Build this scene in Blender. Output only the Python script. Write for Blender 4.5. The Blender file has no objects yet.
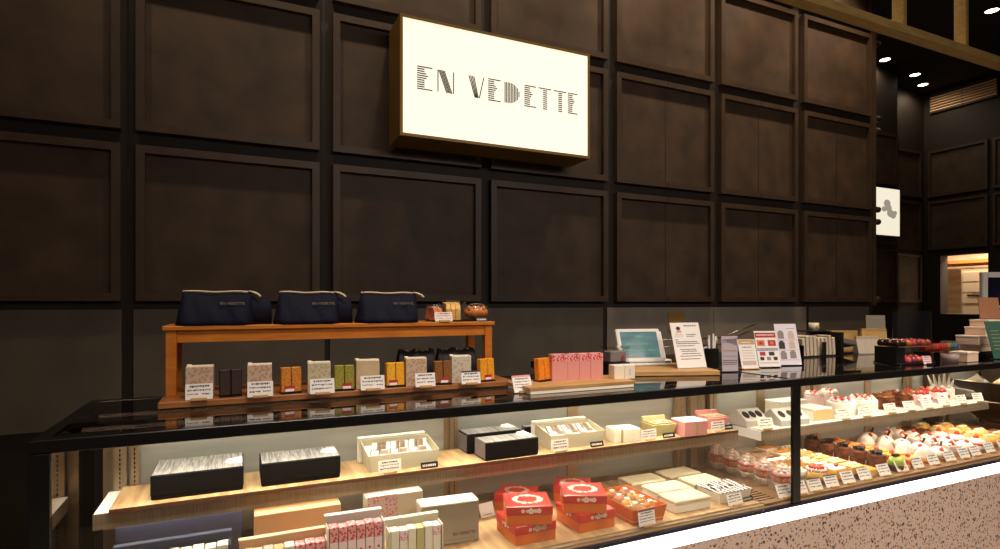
import bpy, bmesh, math, random
from mathutils import Matrix, Vector
R = math.radians
random.seed(7)
SC = bpy.context.scene
COL = SC.collection

def lin(v):
    v /= 255.0
    return v / 12.92 if v <= 0.04045 else ((v + 0.055) / 1.055) ** 2.4
def C(r, g, b): return (lin(r), lin(g), lin(b), 1.0)

# ------------------------------------------------------------------ camera
cam_d = bpy.data.cameras.new('camera')
cam_d.sensor_width = 36.0
cam_d.lens = 0.568 * 36.0
cam_d.shift_y = 0.0285
cam_d.clip_start = 0.05
cam = bpy.data.objects.new('camera', cam_d)
cam.location = (0, 0, 1.5)
cam.rotation_euler = (R(90), 0, R(-24.7))
COL.objects.link(cam)
SC.camera = cam

# ------------------------------------------------------------------ world, exposure, large lights
w = bpy.data.worlds.new('world'); SC.world = w; w.use_nodes = True
w.node_tree.nodes['Background'].inputs[0].default_value = (1.0, 0.72, 0.48, 1)
w.node_tree.nodes['Background'].inputs[1].default_value = 0.035
SC.view_settings.view_transform = 'Standard'
SC.view_settings.look = 'None'
SC.view_settings.exposure = 0.0
SC.view_settings.gamma = 1.0
SC.view_settings.use_curve_mapping = False
SC.cycles.max_bounces = 10
SC.cycles.transparent_max_bounces = 16
SC.cycles.sample_clamp_indirect = 4.0

WARM = (1.0, 0.82, 0.60)
def area(name, loc, rot, sx, sy, power, col=WARM, spread=180):
    d = bpy.data.lights.new(name, 'AREA'); d.shape = 'RECTANGLE'; d.size = sx; d.size_y = sy
    d.energy = power; d.color = col; d.spread = R(spread)
    o = bpy.data.objects.new(name, d); o.location = loc; o.rotation_euler = [R(a) for a in rot]
    COL.objects.link(o); return o
def spot(name, loc, target, power, angle, col=WARM, blend=0.6, radius=0.05):
    d = bpy.data.lights.new(name, 'SPOT'); d.energy = power; d.color = col
    d.spot_size = R(angle); d.spot_blend = blend; d.shadow_soft_size = radius
    o = bpy.data.objects.new(name, d); o.location = loc
    o.rotation_euler = (Vector(target) - Vector(loc)).to_track_quat('-Z', 'Y').to_euler()
    COL.objects.link(o); return o

# LED rows of the showcase (under the top frame and the shelves), plus an added rear row
for nm, x0, x1, y, yu in (('left', -0.37, 1.93, 1.80, 1.865), ('right', 2.05, 4.30, 1.715, 1.80)):
    xc, L = (x0 + x1) / 2, x1 - x0
    area('case_led_top_' + nm, (xc, y, 1.158), (0, 0, 0), L, 0.02, 10.0 if nm == 'left' else 8.5, (1, .93, .82), 130)
    area('case_fill_back_' + nm, (xc, 2.0, 1.158), (0, 0, 0), L, 0.02, 3.2, (1, .92, .80), 150)  # added rear fill, brightens the box tops and the back panel
    area('case_led_under_' + nm, (xc, yu, 0.886 if nm == 'left' else 0.896), (0, 0, 0), L - 0.1, 0.015, 0.9 if nm == 'left' else 4.0, (1, .90, .74), 170)
# ceiling downlights washing the panelled wall and the counter
for i, (x, p) in enumerate(((-0.9, 10), (0.1, 16), (1.05, 16), (1.9, 16), (2.85, 22), (3.8, 24), (4.75, 26))):
    spot('wall_wash_%d' % i, (x, 2.72, 4.80), (x, 3.3, 2.4), p * 6.0, 75, (1, .74, .50), 0.9, 0.06)
for i, (x, p) in enumerate(((0.1, 26), (1.0, 26), (2.0, 30), (3.2, 26))):
    spot('counter_spot_%d' % i, (x - .2, 0.7, 3.6), (x, 1.95, 1.25), p * 2.1, 50, (1, .85, .70), 0.8, 0.05)

# unseen lamps added in front to light the terrazzo, fronts and goods
for i, (x, y) in enumerate(((0.6, 0.1), (2.6, 0.1), (4.6, 0.1))):
    area('hall_fill_%d' % i, (x, y, 4.7), (0, 0, 0), .6, .6, 34, (1, .89, .78), 80)
area('hall_fill_back', (2.5, -1.4, 3.4), (50, 0, 0), 4.0, .5, 30, (1, .87, .75), 120)  # added frontal fill for the terrazzo and the boxes behind glass

# ------------------------------------------------------------------ materials
MATS = {}
def mat(name, col, rough=0.5, metal=0.0, col2=None, scale=20.0, stretch=(1, 1, 1), contrast=(0.35, 0.65), bump=0.0,
        emit=None, estr=0.0, spec=0.5, kind='noise', coat=0.0, detail=4):
    if name in MATS: return MATS[name]
    m = bpy.data.materials.new(name); m.use_nodes = True
    nt = m.node_tree; b = nt.nodes['Principled BSDF']
    b.inputs['Base Color'].default_value = col
    b.inputs['Roughness'].default_value = rough
    b.inputs['Metallic'].default_value = metal
    b.inputs['Specular IOR Level'].default_value = spec
    b.inputs['Coat Weight'].default_value = coat
    b.inputs['Coat Roughness'].default_value = 0.08
    if emit:
        b.inputs['Emission Color'].default_value = emit; b.inputs['Emission Strength'].default_value = estr
    if col2 or bump:
        tc = nt.nodes.new('ShaderNodeTexCoord'); mp = nt.nodes.new('ShaderNodeMapping')
        mp.inputs['Scale'].default_value = stretch
        nt.links.new(tc.outputs['Object'], mp.inputs[0])
        if kind == 'noise':
            t = nt.nodes.new('ShaderNodeTexNoise'); t.inputs['Scale'].default_value = scale; t.inputs['Detail'].default_value = detail
            fac = t.outputs[0]
        elif kind == 'voronoi':
            t = nt.nodes.new('ShaderNodeTexVoronoi'); t.inputs['Scale'].default_value = scale
            fac = t.outputs[0]
        elif kind == 'wave':
            t = nt.nodes.new('ShaderNodeTexWave'); t.inputs['Scale'].default_value = scale
            t.inputs['Distortion'].default_value = 4.0; t.inputs['Detail'].default_value = 3
            fac = t.outputs[1]
        nt.links.new(mp.outputs[0], t.inputs[0])
        if col2:
            r = nt.nodes.new('ShaderNodeValToRGB')
            r.color_ramp.elements[0].position, r.color_ramp.elements[1].position = contrast
            r.color_ramp.elements[0].color = col; r.color_ramp.elements[1].color = col2
            nt.links.new(fac, r.inputs[0]); nt.links.new(r.outputs[0], b.inputs['Base Color'])
        if bump:
            bp = nt.nodes.new('ShaderNodeBump'); bp.inputs['Strength'].default_value = bump; bp.inputs['Distance'].default_value = 0.004
            nt.links.new(fac, bp.inputs['Height']); nt.links.new(bp.outputs[0], b.inputs['Normal'])
    MATS[name] = m; return m

def pane(name, tint, ior=1.45, rough=0.0, opaque=0.0, body=(0.5, 0.5, 0.5, 1)):
    m = bpy.data.materials.new(name); m.use_nodes = True; nt = m.node_tree
    for n in list(nt.nodes): nt.nodes.remove(n)
    out = nt.nodes.new('ShaderNodeOutputMaterial'); mix = nt.nodes.new('ShaderNodeMixShader')
    tr = nt.nodes.new('ShaderNodeBsdfTransparent'); tr.inputs[0].default_value = tint
    gl = nt.nodes.new('ShaderNodeBsdfGlossy'); gl.inputs[0].default_value = (1, 1, 1, 1); gl.inputs['Roughness'].default_value = rough
    fr = nt.nodes.new('ShaderNodeFresnel'); fr.inputs[0].default_value = ior
    first = tr.outputs[0]
    if opaque:
        df = nt.nodes.new('ShaderNodeBsdfDiffuse'); df.inputs[0].default_value = body
        m2 = nt.nodes.new('ShaderNodeMixShader'); m2.inputs[0].default_value = opaque
        nt.links.new(tr.outputs[0], m2.inputs[1]); nt.links.new(df.outputs[0], m2.inputs[2]); first = m2.outputs[0]
    ge = nt.nodes.new('ShaderNodeNewGeometry'); mi = nt.nodes.new('ShaderNodeMix'); mi.data_type = 'FLOAT'
    mi.inputs[2].default_value = ior; mi.inputs[3].default_value = 1.0 / ior      # same reflectance from both sides of a thin pane
    nt.links.new(ge.outputs['Backfacing'], mi.inputs[0]); nt.links.new(mi.outputs[0], fr.inputs[0])
    nt.links.new(fr.outputs[0], mix.inputs[0]); nt.links.new(first, mix.inputs[1]); nt.links.new(gl.outputs[0], mix.inputs[2])
    nt.links.new(mix.outputs[0], out.inputs[0])
    return m

WALL = mat('brown_plaster', C(52, 39, 26), 0.62, 0, C(86, 65, 48), 5.0, contrast=(0.30, 0.80), bump=0.12, detail=12)
FRAME = mat('brown_moulding', C(70, 54, 40), 0.5, 0, C(62, 47, 34), 12)
GROOVE = mat('dark_groove', C(30, 21, 13), 0.7, 0, C(34, 24, 15), 8)
LAMIN = mat('grey_laminate', C(98, 90, 78), 0.6, 0, C(88, 80, 70), 5)
SPLASH = mat('grey_backsplash', C(146, 136, 124), 0.5, 0, C(130, 121, 110), 4)
CEIL = mat('dark_ceiling', C(40, 34, 28), 0.9, 0, C(34, 28, 24), 3)
FLOOR = mat('pale_floor', C(168, 150, 130), 0.4, 0, C(150, 134, 116), 3)
GOLDWOOD = mat('golden_timber', C(196, 168, 106), 0.5, 0, C(176, 148, 90), 6, (1, 8, 8))
BLACKMET = mat('black_metal', C(14, 13, 13), 0.25, 0.0, spec=0.6)
STEEL = mat('brushed_steel', C(176, 160, 138), 0.32, 1.0, C(158, 142, 120), 30, (0.3, 1, 14), bump=0.02)
SHELFF = mat('satin_shelf_front', C(170, 150, 124), .38, .45, C(150, 130, 106), 24, (14, 1, .3))
BRONZE = mat('bronze_metal', C(186, 164, 134), 0.35, 0.6, C(150, 128, 102), 10, (1, 1, .1))
MIRROR = mat('dark_mirror', C(140, 120, 102), 0.04, 1.0)
PANEL = mat('frosted_panel', C(166, 163, 151), 0.3, 0, C(150, 147, 136), 3, (0.6, 1, 9), detail=2)
WHITE = mat('white_enamel', C(238, 232, 222), 0.4)
TERR = None
OAK = mat('pale_oak', C(196, 152, 96), 0.5, 0, C(168, 122, 70), 7, (1, 9, 9), (0.3, 0.7), bump=0.05)
PLANK = mat('shelf_plank', C(190, 156, 110), 0.5, 0, C(136, 98, 58), 5, (9, 1.2, 9), (0.35, 0.75), bump=0.05)
PLANKEDGE = mat('plank_edge', C(96, 60, 34), 0.6)
WALNUT = mat('orange_walnut', C(204, 122, 40), 0.4, 0, C(176, 98, 30), 9, (1.2, 8, 8), (0.3, 0.7), bump=0.04)
BOARD = mat('display_board', C(164, 104, 54), 0.4, 0, C(132, 78, 36), 9, (1.2, 8, 8), (0.3, 0.7), bump=0.04)
PAPER = mat('white_paper', C(236, 228, 222), 0.6)
PINKPAPER = mat('pink_paper', C(236, 200, 200), 0.6)
TAGPAPER = mat('tag_paper', C(232, 214, 196), 0.6)
INK = mat('dark_ink', C(52, 42, 48), 0.7)
REDINK = mat('red_ink', C(176, 40, 34), 0.6)
GREYINK = mat('grey_ink', C(140, 128, 124), 0.7)
CREAM = mat('cream_card', C(234, 226, 196), 0.55, 0, C(226, 216, 184), 14)
CREAMT = mat('taupe_cream_card', C(206, 194, 160), 0.55)
IVORY = mat('ivory_card', C(238, 228, 206), 0.5)
NAVY = mat('navy_canvas', C(9, 10, 24), 0.8, 0, C(16, 17, 38), 260, bump=0.25, spec=.2)
NAVYBLK = mat('black_canvas', C(15, 14, 17), 0.75, 0, C(24, 22, 26), 160, bump=0.2)
ZIP = mat('zip_tape', C(206, 184, 150), 0.5)
GOLDDIM = mat('dull_gold_text', C(92, 74, 52), .6, .2)
GOLD = mat('gold_text', C(150, 116, 64), 0.4, 0.5)
BLACKPLA = mat('black_plastic', C(18, 17, 18), 0.35)
SLATE = mat('slate_card', C(56, 60, 86), 0.6, 0, C(48, 52, 76), 60)
PEACH = mat('peach_card', C(240, 196, 150), 0.5)
PINKC = mat('pink_card', C(222, 150, 142), 0.55)
PINKL = mat('pale_pink_card', C(244, 218, 214), 0.55)
REDBOX = mat('red_lid', C(206, 44, 30), 0.35, 0, C(196, 36, 24), 12, coat=0.3)
ORBOX = mat('orange_base', C(222, 112, 26), 0.45, 0, C(212, 100, 20), 12)
BLACKBOX = mat('black_grain_sheen', C(74, 70, 66), 0.35, 0, C(172, 166, 158), 9, (26, 1.6, 1), (0.35, 0.66))  # grain streaks lightened, so the colour also carries the gloss of the tops
BLACKFACE = mat('black_face', C(13, 10, 8), 0.7, 0, C(20, 16, 13), 20, (1, 1, 8), spec=.12)
TAN = mat('kraft_tan', C(196, 156, 104), 0.6)
GREYCARD = mat('grey_card', C(168, 158, 140), 0.55)
CHOC = mat('chocolate', C(46, 22, 12), 0.5, 0, C(128, 66, 30), 34, contrast=(.38, .68), bump=0.8, spec=.15)
CHOCD = mat('dark_chocolate', C(34, 16, 10), 0.4, spec=.25)
CRM = mat('whipped_cream', C(246, 238, 222), 0.45, 0, C(238, 226, 206), 30, bump=0.2)
STRAW = mat('strawberry', C(198, 48, 40), 0.25, 0, C(226, 80, 62), 90, bump=0.2)
YEL = mat('custard', C(236, 186, 92), 0.5, 0, C(226, 160, 60), 30, bump=0.2)
SPONGE = mat('sponge', C(230, 190, 120), 0.8, 0, C(212, 166, 92), 80, bump=0.3)
ORANGE = mat('mango_glaze', C(240, 150, 60), 0.2, 0, C(246, 178, 84), 24)
CRUST = mat('tart_crust', C(206, 140, 66), 0.65, 0, C(180, 112, 46), 60, bump=0.3)
MATCHA = mat('matcha', C(176, 196, 84), 0.5, 0, C(156, 180, 70), 40)
PINKCR = mat('pink_cream', C(242, 206, 196), 0.45, 0, C(248, 228, 218), 40, bump=0.2)
FRUIT = mat('biscuit_red', C(222, 156, 106), 0.5, 0, C(190, 84, 52), 45, bump=0.3)
GLASS = pane('case_glass', (0.97, 0.97, 0.95, 1), 1.45)
TOPGLASS = pane('smoked_top_glass', (0.20, 0.17, 0.15, 1), 1.6)
ACRYL = pane('clear_acrylic', (0.90, 0.90, 0.88, 1), 1.45, 0.02)
FILM = pane('clear_film', (0.96, 0.95, 0.93, 1), 1.4, 0.08, 0.05, (0.8, 0.78, 0.72, 1))
WRAP = pane('clear_wrap', (0.97, 0.96, 0.94, 1), 1.3, 0.05, 0.03, (0.8, 0.78, 0.72, 1))
SCREENG = pane('sneeze_screen', (0.86, 0.88, 0.92, 1), 1.25, 0.02, 0.008, (0.4, 0.45, 0.55, 1))

def terrazzo():
    m = bpy.data.materials.new('terrazzo'); m.use_nodes = True; nt = m.node_tree; b = nt.nodes['Principled BSDF']
    tc = nt.nodes.new('ShaderNodeTexCoord')
    def layer(scale, thr, col, prev):
        v = nt.nodes.new('ShaderNodeTexVoronoi'); v.inputs['Scale'].default_value = scale; v.inputs['Randomness'].default_value = 1.0
        nt.links.new(tc.outputs['Object'], v.inputs[0])
        n = nt.nodes.new('ShaderNodeTexNoise'); n.inputs['Scale'].default_value = scale * .6; nt.links.new(tc.outputs['Object'], n.inputs[0])
        a = nt.nodes.new('ShaderNodeMath'); a.operation = 'MULTIPLY'; a.inputs[1].default_value = 0.9
        nt.links.new(n.outputs[0], a.inputs[0])
        s = nt.nodes.new('ShaderNodeMath'); s.operation = 'ADD'; nt.links.new(v.outputs[0], s.inputs[0]); nt.links.new(a.outputs[0], s.inputs[1])
        l = nt.nodes.new('ShaderNodeMath'); l.operation = 'LESS_THAN'; l.inputs[1].default_value = thr; nt.links.new(s.outputs[0], l.inputs[0])
        mx = nt.nodes.new('ShaderNodeMix'); mx.data_type = 'RGBA'
        nt.links.new(l.outputs[0], mx.inputs[0])
        if hasattr(prev, 'is_output'): nt.links.new(prev, mx.inputs[6])
        else: mx.inputs[6].default_value = prev
        mx.inputs[7].default_value = col
        return mx.outputs[2]
    c = layer(90, 0.64, C(172, 148, 136), C(194, 170, 158))
    c = layer(66, 0.73, C(136, 92, 50), c)
    c = layer(58, 0.705, C(44, 32, 26), c)
    nt.links.new(c, b.inputs['Base Color']); b.inputs['Roughness'].default_value = 0.3
    return m
TERR = terrazzo()

def pattern(name, base, mark, scale, thr, rough=0.55):
    """small dots or petals printed on card"""
    m = bpy.data.materials.new(name); m.use_nodes = True; nt = m.node_tree; b = nt.nodes['Principled BSDF']
    tc = nt.nodes.new('ShaderNodeTexCoord'); v = nt.nodes.new('ShaderNodeTexVoronoi'); v.inputs['Scale'].default_value = scale
    nt.links.new(tc.outputs['Object'], v.inputs[0])
    l = nt.nodes.new('ShaderNodeMath'); l.operation = 'LESS_THAN'; l.inputs[1].default_value = thr; nt.links.new(v.outputs[0], l.inputs[0])
    mx = nt.nodes.new('ShaderNodeMix'); mx.data_type = 'RGBA'; mx.inputs[6].default_value = base; mx.inputs[7].default_value = mark
    nt.links.new(l.outputs[0], mx.inputs[0]); nt.links.new(mx.outputs[2], b.inputs['Base Color']); b.inputs['Roughness'].default_value = rough
    return m
FLORAL_R = pattern('red_petal_print', C(232, 168, 164), C(206, 60, 66), 120, 0.44)
FLORAL_P = pattern('pink_petal_print', C(240, 214, 212), C(222, 140, 150), 120, 0.40)

# ------------------------------------------------------------------ mesh builder
class MB:
    def __init__(s): s.v = []; s.f = []; s.m = []; s.sm = []; s.M = Matrix.Identity(4)
    def add(s, vs, fs, m=0, smooth=False):
        o = len(s.v)
        s.v += [tuple(s.M @ Vector(p)) for p in vs]
        for f in fs: s.f.append([i + o for i in f]); s.m.append(m); s.sm.append(smooth)
        return s
    def box(s, x0, x1, y0, y1, z0, z1, m=0, bev=0.0, seg=1):
        if bev:
            bm = bmesh.new(); bmesh.ops.create_cube(bm, size=1)
            for v in bm.verts:
                v.co = Vector((x0 + (v.co.x + .5) * (x1 - x0), y0 + (v.co.y + .5) * (y1 - y0), z0 + (v.co.z + .5) * (z1 - z0)))
            bmesh.ops.bevel(bm, geom=bm.edges[:], offset=bev, segments=seg, affect='EDGES', profile=.5)
            bm.verts.ensure_lookup_table(); bm.verts.index_update()
            s.add([v.co[:] for v in bm.verts], [[v.index for v in f.verts] for f in bm.faces], m, False); bm.free(); return s
        vs = [(x, y, z) for z in (z0, z1) for y in (y0, y1) for x in (x0, x1)]
        return s.add(vs, [(0, 2, 3, 1), (4, 5, 7, 6), (0, 1, 5, 4), (2, 6, 7, 3), (0, 4, 6, 2), (1, 3, 7, 5)], m)
    def frustum(s, x0, x1, y0, y1, z0, z1, gx, gy, m=0):
        """box whose top is larger (gx, gy > 0) or smaller than its base"""
        vs = [(x0, y0, z0), (x1, y0, z0), (x1, y1, z0), (x0, y1, z0), (x0 - gx, y0 - gy, z1), (x1 + gx, y0 - gy, z1), (x1 + gx, y1 + gy, z1), (x0 - gx, y1 + gy, z1)]
        return s.add(vs, [(3, 2, 1, 0), (4, 5, 6, 7), (0, 1, 5, 4), (1, 2, 6, 5), (2, 3, 7, 6), (3, 0, 4, 7)], m)
    def quad(s, a, b, c, d, m=0): return s.add([a, b, c, d], [(0, 1, 2, 3)], m)
    def lathe(s, prof, c=(0, 0, 0), n=20, m=0, sx=1, sy=1, smooth=True, caps=True):
        vs = []
        for r, z in prof:
            for i in range(n):
                a = 2 * math.pi * i / n
                vs.append((c[0] + r * math.cos(a) * sx, c[1] + r * math.sin(a) * sy, c[2] + z))
        fs = []
        for j in range(len(prof) - 1):
            for i in range(n):
                k = (i + 1) % n
                fs.append((j * n + i, j * n + k, (j + 1) * n + k, (j + 1) * n + i))
        s.add(vs, fs, m, smooth)
        if caps:
            o = len(s.v) - len(vs); q = (len(prof) - 1) * n
            s.f.append([o + i for i in reversed(range(n))]); s.m.append(m); s.sm.append(False)
            s.f.append([o + q + i for i in range(n)]); s.m.append(m); s.sm.append(False)
        return s
    def cyl(s, p0, p1, r0, r1=None, n=12, m=0):
        r1 = r0 if r1 is None else r1
        p0, p1 = Vector(p0), Vector(p1); d = p1 - p0
        q = d.to_track_quat('Z', 'Y').to_matrix().to_4x4(); q.translation = p0
        old = s.M; s.M = old @ q; s.lathe([(r0, 0), (r1, d.length)], n=n, m=m); s.M = old; return s
    def ball(s, c, r, m=0, n=12, k=7):
        rx, ry, rz = (r, r, r) if not isinstance(r, tuple) else r
        prof = [(max(math.sin(math.pi * i / k), 1e-3), -math.cos(math.pi * i / k)) for i in range(k + 1)]
        vs = []
        for a, z in prof:
            for i in range(n):
                t = 2 * math.pi * i / n; vs.append((c[0] + rx * a * math.cos(t), c[1] + ry * a * math.sin(t), c[2] + rz * z))
        fs = [(j * n + i, j * n + (i + 1) % n, (j + 1) * n + (i + 1) % n, (j + 1) * n + i) for j in range(k) for i in range(n)]
        return s.add(vs, fs, m, True)
    def prism(s, poly, y0, y1, m=0):
        n = len(poly)
        vs = [(x, y0, z) for x, z in poly] + [(x, y1, z) for x, z in poly]
        fs = [list(range(n)), list(reversed(range(n, 2 * n)))] + [(i, i + n, (i + 1) % n + n, (i + 1) % n) for i in range(n)]
        return s.add(vs, fs, m)
    def tube(s, pts, r, n=8, m=0):
        pts = [Vector(p) for p in pts]; vs = []
        for i, p in enumerate(pts):
            d = (pts[min(i + 1, len(pts) - 1)] - pts[max(i - 1, 0)]).normalized()
            q = d.to_track_quat('Z', 'Y')
            for k in range(n):
                a = 2 * math.pi * k / n; vs.append((p + q @ Vector((r * math.cos(a), r * math.sin(a), 0)))[:])
        fs = [(j * n + i, j * n + (i + 1) % n, (j + 1) * n + (i + 1) % n, (j + 1) * n + i) for j in range(len(pts) - 1) for i in range(n)]
        fs += [list(reversed(range(n))), [(len(pts) - 1) * n + i for i in range(n)]]
        return s.add(vs, fs, m, True)
    def at(s, loc=(0, 0, 0), rz=0, rx=0, ry=0):
        s.M = Matrix.Translation(loc) @ Matrix.Rotation(R(rz), 4, 'Z') @ Matrix.Rotation(R(ry), 4, 'Y') @ Matrix.Rotation(R(rx), 4, 'X'); return s
    def build(s, name, mats, parent=None, loc=(0, 0, 0), rz=0, fix=True):
        me = bpy.data.meshes.new(name); me.from_pydata(s.v, [], s.f)
        for m in (mats if isinstance(mats, (list, tuple)) else [mats]): me.materials.append(m)
        me.polygons.foreach_set('material_index', s.m); me.polygons.foreach_set('use_smooth', s.sm)
        if fix:
            bm = bmesh.new(); bm.from_mesh(me); bmesh.ops.recalc_face_normals(bm, faces=bm.faces[:]); bm.to_mesh(me); bm.free()
        me.update()
        o = bpy.data.objects.new(name, me); o.location = loc; o.rotation_euler = (0, 0, R(rz)); COL.objects.link(o)
        if parent: o.parent = parent
        return o

def tag(o, label, cat, group=None, kind=None):
    o['label'] = label; o['category'] = cat
    if group: o['group'] = group
    if kind: o['kind'] = kind
    return o
def thing(name, label, cat, loc=(0, 0, 0), rz=0, group=None):
    o = bpy.data.objects.new(name, None); o.empty_display_size = 0.05; o.location = loc; o.rotation_euler = (0, 0, R(rz)); COL.objects.link(o)
    return tag(o, label, cat, group)
def struct(mb, name, m, parent=None, loc=(0, 0, 0), rz=0):
    o = mb.build(name, m, parent, loc, rz); o['kind'] = 'structure'; return o
KIDS = {}
def dup(root, loc, rz=0, label=None, group=None):
    c = root.copy(); COL.objects.link(c); c.location = loc; c.rotation_euler = (0, 0, R(rz))
    if label: c['label'] = label
    if group: c['group'] = group
    for ch in [k for k in ALLK(root)]:
        d = ch.copy(); COL.objects.link(d); d.parent = c
        for g in ALLK(ch):
            e = g.copy(); COL.objects.link(e); e.parent = d
    return c
def ALLK(o): return [k for k in SC.objects if k.parent == o]

def text_mesh(txt, size, name, m, parent, loc, rx=90, rz=0, extrude=0.0004):
    cu = bpy.data.curves.new(name, 'FONT'); cu.body = txt; cu.size = size; cu.extrude = extrude; cu.align_x = 'CENTER'; cu.align_y = 'CENTER'
    t = bpy.data.objects.new(name + '_tmp', cu); COL.objects.link(t)
    bpy.context.view_layer.update()
    me = bpy.data.meshes.new_from_object(t.evaluated_get(bpy.context.evaluated_depsgraph_get()))
    bpy.data.objects.remove(t); me.materials.clear(); me.materials.append(m)
    o = bpy.data.objects.new(name, me); COL.objects.link(o); o.parent = parent; o.location = loc; o.rotation_euler = (R(rx), 0, R(rz))
    return o

# ================================================================== THE SETTING
YW, XE = 3.30, 5.285            # main panelled wall and its right end
YA, XR = 5.10, 10.10           # far wall of the alcove and the right-hand wall
ZC = 4.90
ROWS = [(1.51, 2.275), (2.345, 3.118), (3.188, 3.928), (3.998, 4.74)]
COLS = [(-2.34, -1.47), (-1.40, -0.52), (-0.457, 0.405), (0.478, 1.372), (1.44, 2.325), (2.40, 3.305), (3.378, 4.235), (4.31, 5.205)]

struct(MB().box(-4, 12, -1.5, 7, -0.1, 0), 'floor', FLOOR)
struct(MB().box(-4, 12.2, -1.5, 7, ZC, ZC + .1), 'ceiling', CEIL)
struct(MB().box(-4, XE, YW, YW + .25, 0, ZC), 'wall_back', GROOVE)
struct(MB().box(XE, 8.72, YA, YA + .2, 0, ZC), 'wall_alcove', GROOVE)
struct(MB().box(8.72, XR + .2, 5.50, 5.70, 0, ZC), 'wall_alcove_far', GROOVE)
wr = MB()                        # right wall with its serving hatch
hy0, hy1, hz0, hz1 = 4.63, 5.26, 1.33, 2.25
wr.box(XR, XR + .2, -1.5, hy0, 0, ZC).box(XR, XR + .2, hy1, 5.5, 0, ZC).box(XR, XR + .2, hy0, hy1, 0, hz0).box(XR, XR + .2, hy0, hy1, hz1, ZC)
struct(wr, 'wall_right', GROOVE)

def frame_mb(x0, x1, z0, z1, t=0.038, d=0.040, seam=False):
    """raised moulding round a sunk panel, on the XZ plane facing -Y, wall face at y=0"""
    f = MB()
    f.box(x0, x1, -d, 0, z0, z0 + t).box(x0, x1, -d, 0, z1 - t, z1)
    f.box(x0, x0 + t, -d, 0, z0 + t, z1 - t).box(x1 - t, x1, -d, 0, z0 + t, z1 - t)
    f.box(x0 + t, x1 - t, -.010, 0, z0 + t, z1 - t, 1)
    if seam:
        xm = (x0 + x1) / 2
        f.box(xm - .003, xm + .003, -.0112, -.004, z0 + t, z1 - t, 2)
        f.box(xm - .004, xm + .004, -d - .001, -.02, z0, z0 + t, 2).box(xm - .004, xm + .004, -d - .001, -.02, z1 - t, z1, 2)
    return f
k = 0
for ci, (x0, x1) in enumerate(COLS):
    for ri, (z0, z1) in enumerate(ROWS):
        k += 1
        struct(frame_mb(x0, x1, z0, z1, seam=(ci >= 5 and ri < 2)), 'trim_%d' % k, [FRAME, WALL, GROOVE], loc=(0, YW, 0))
# end face of the main wall (its mouldings stick out past the corner)
k += 1
e = MB()
for z0, z1 in ROWS:
    e.box(XE, XE + .035, YW + .02, YW + .23, z0, z0 + .045).box(XE, XE + .035, YW + .02, YW + .23, z1 - .045, z1)
    e.box(XE, XE + .035, YW + .02, YW + .065, z0 + .045, z1 - .045).box(XE, XE + .035, YW + .185, YW + .23, z0 + .045, z1 - .045)
    e.cyl((XE + .036, YW + .03, z0 + .022), (XE + .12, YW + .03, z0 + .022), .028).cyl((XE + .036, YW + .03, z1 - .022), (XE + .12, YW + .03, z1 - .022), .028)
e.box(XE - .042, XE + .01, YW - .02, YW + .02, 1.48, ZC, 0)
struct(e, 'trim_%d' % k, FRAME)
# laminate dado below the panels, with dark joints, and the grey splash panel behind the till
for x0, x1, m in ((-2.6, -.52, LAMIN), (-.47, .435, LAMIN), (.465, 1.39, LAMIN), (1.41, 2.30, LAMIN), (2.335, 3.325, SPLASH), (3.33, 4.37, SPLASH), (4.40, 5.2, LAMIN)):
    k += 1
    struct(MB().box(x0, x1, -.012, 0, .9, 1.468, 0), 'trim_%d' % k, m, loc=(0, YW, 0))
# alcove and right wall panelling on the same grid
for x0, x1 in ((5.40, 6.1), (6.17, 7.05), (7.12, 8.0), (8.07, 8.68)):
    for z0, z1 in ROWS[:3]:
        k += 1; struct(frame_mb(x0, x1, z0, z1), 'trim_%d' % k, [FRAME, WALL, GROOVE], loc=(0, YA, 0))
for z0, z1 in ROWS[:3]:
    k += 1; struct(frame_mb(8.80, 9.98, z0, z1), 'trim_%d' % k, [FRAME, WALL, GROOVE], loc=(0, 5.5, 0))
for y0, y1 in ((3.0, 4.56), (4.62, 5.42)):
    for ri, (z0, z1) in enumerate(ROWS[:3]):
        if ri == 0: continue
        k += 1; struct(frame_mb(-y1, -y0, z0, z1), 'trim_%d' % k, [FRAME, WALL, GROOVE], loc=(XR, 0, 0), rz=-90)
# room seen through the hatch
struct(MB().box(12.0, 12.1, 4.0, 6.6, 0, 3).box(XR + .2, 12.0, 6.5, 6.6, 0, 3).box(XR + .2, 12.0, 4.0, 4.1, 0, 3).box(XR + .2, 12.1, 4.0, 6.6, 3.0, 3.1), 'wall_kitchen',
       mat('pale_stone', C(214, 202, 180), 0.5, 0, C(190, 172, 146), 3, (1, 1, 4), (0.35, 0.65)))
area('kitchen_lamp', (10.8, 5.0, 2.9), (0, 0, 0), .8, .8, 110, (1, .84, .62))

# golden timber header above the counter
g = MB(); bz = 3.372
g.box(1.5, 9.0, 2.40, 2.482, bz, bz + .055).box(1.5, 9.0, 2.40, 2.482, 4.05, 4.10)
struct(g, 'trim_%d' % (k + 1), GOLDWOOD)
for i, x in enumerate((3.418, 4.178, 4.938, 5.698, 2.658)):
    struct(MB().box(x, x + .035, 2.402, 2.48, bz + .055, 4.05), 'trim_%d' % (k + 2 + i), GOLDWOOD)

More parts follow.
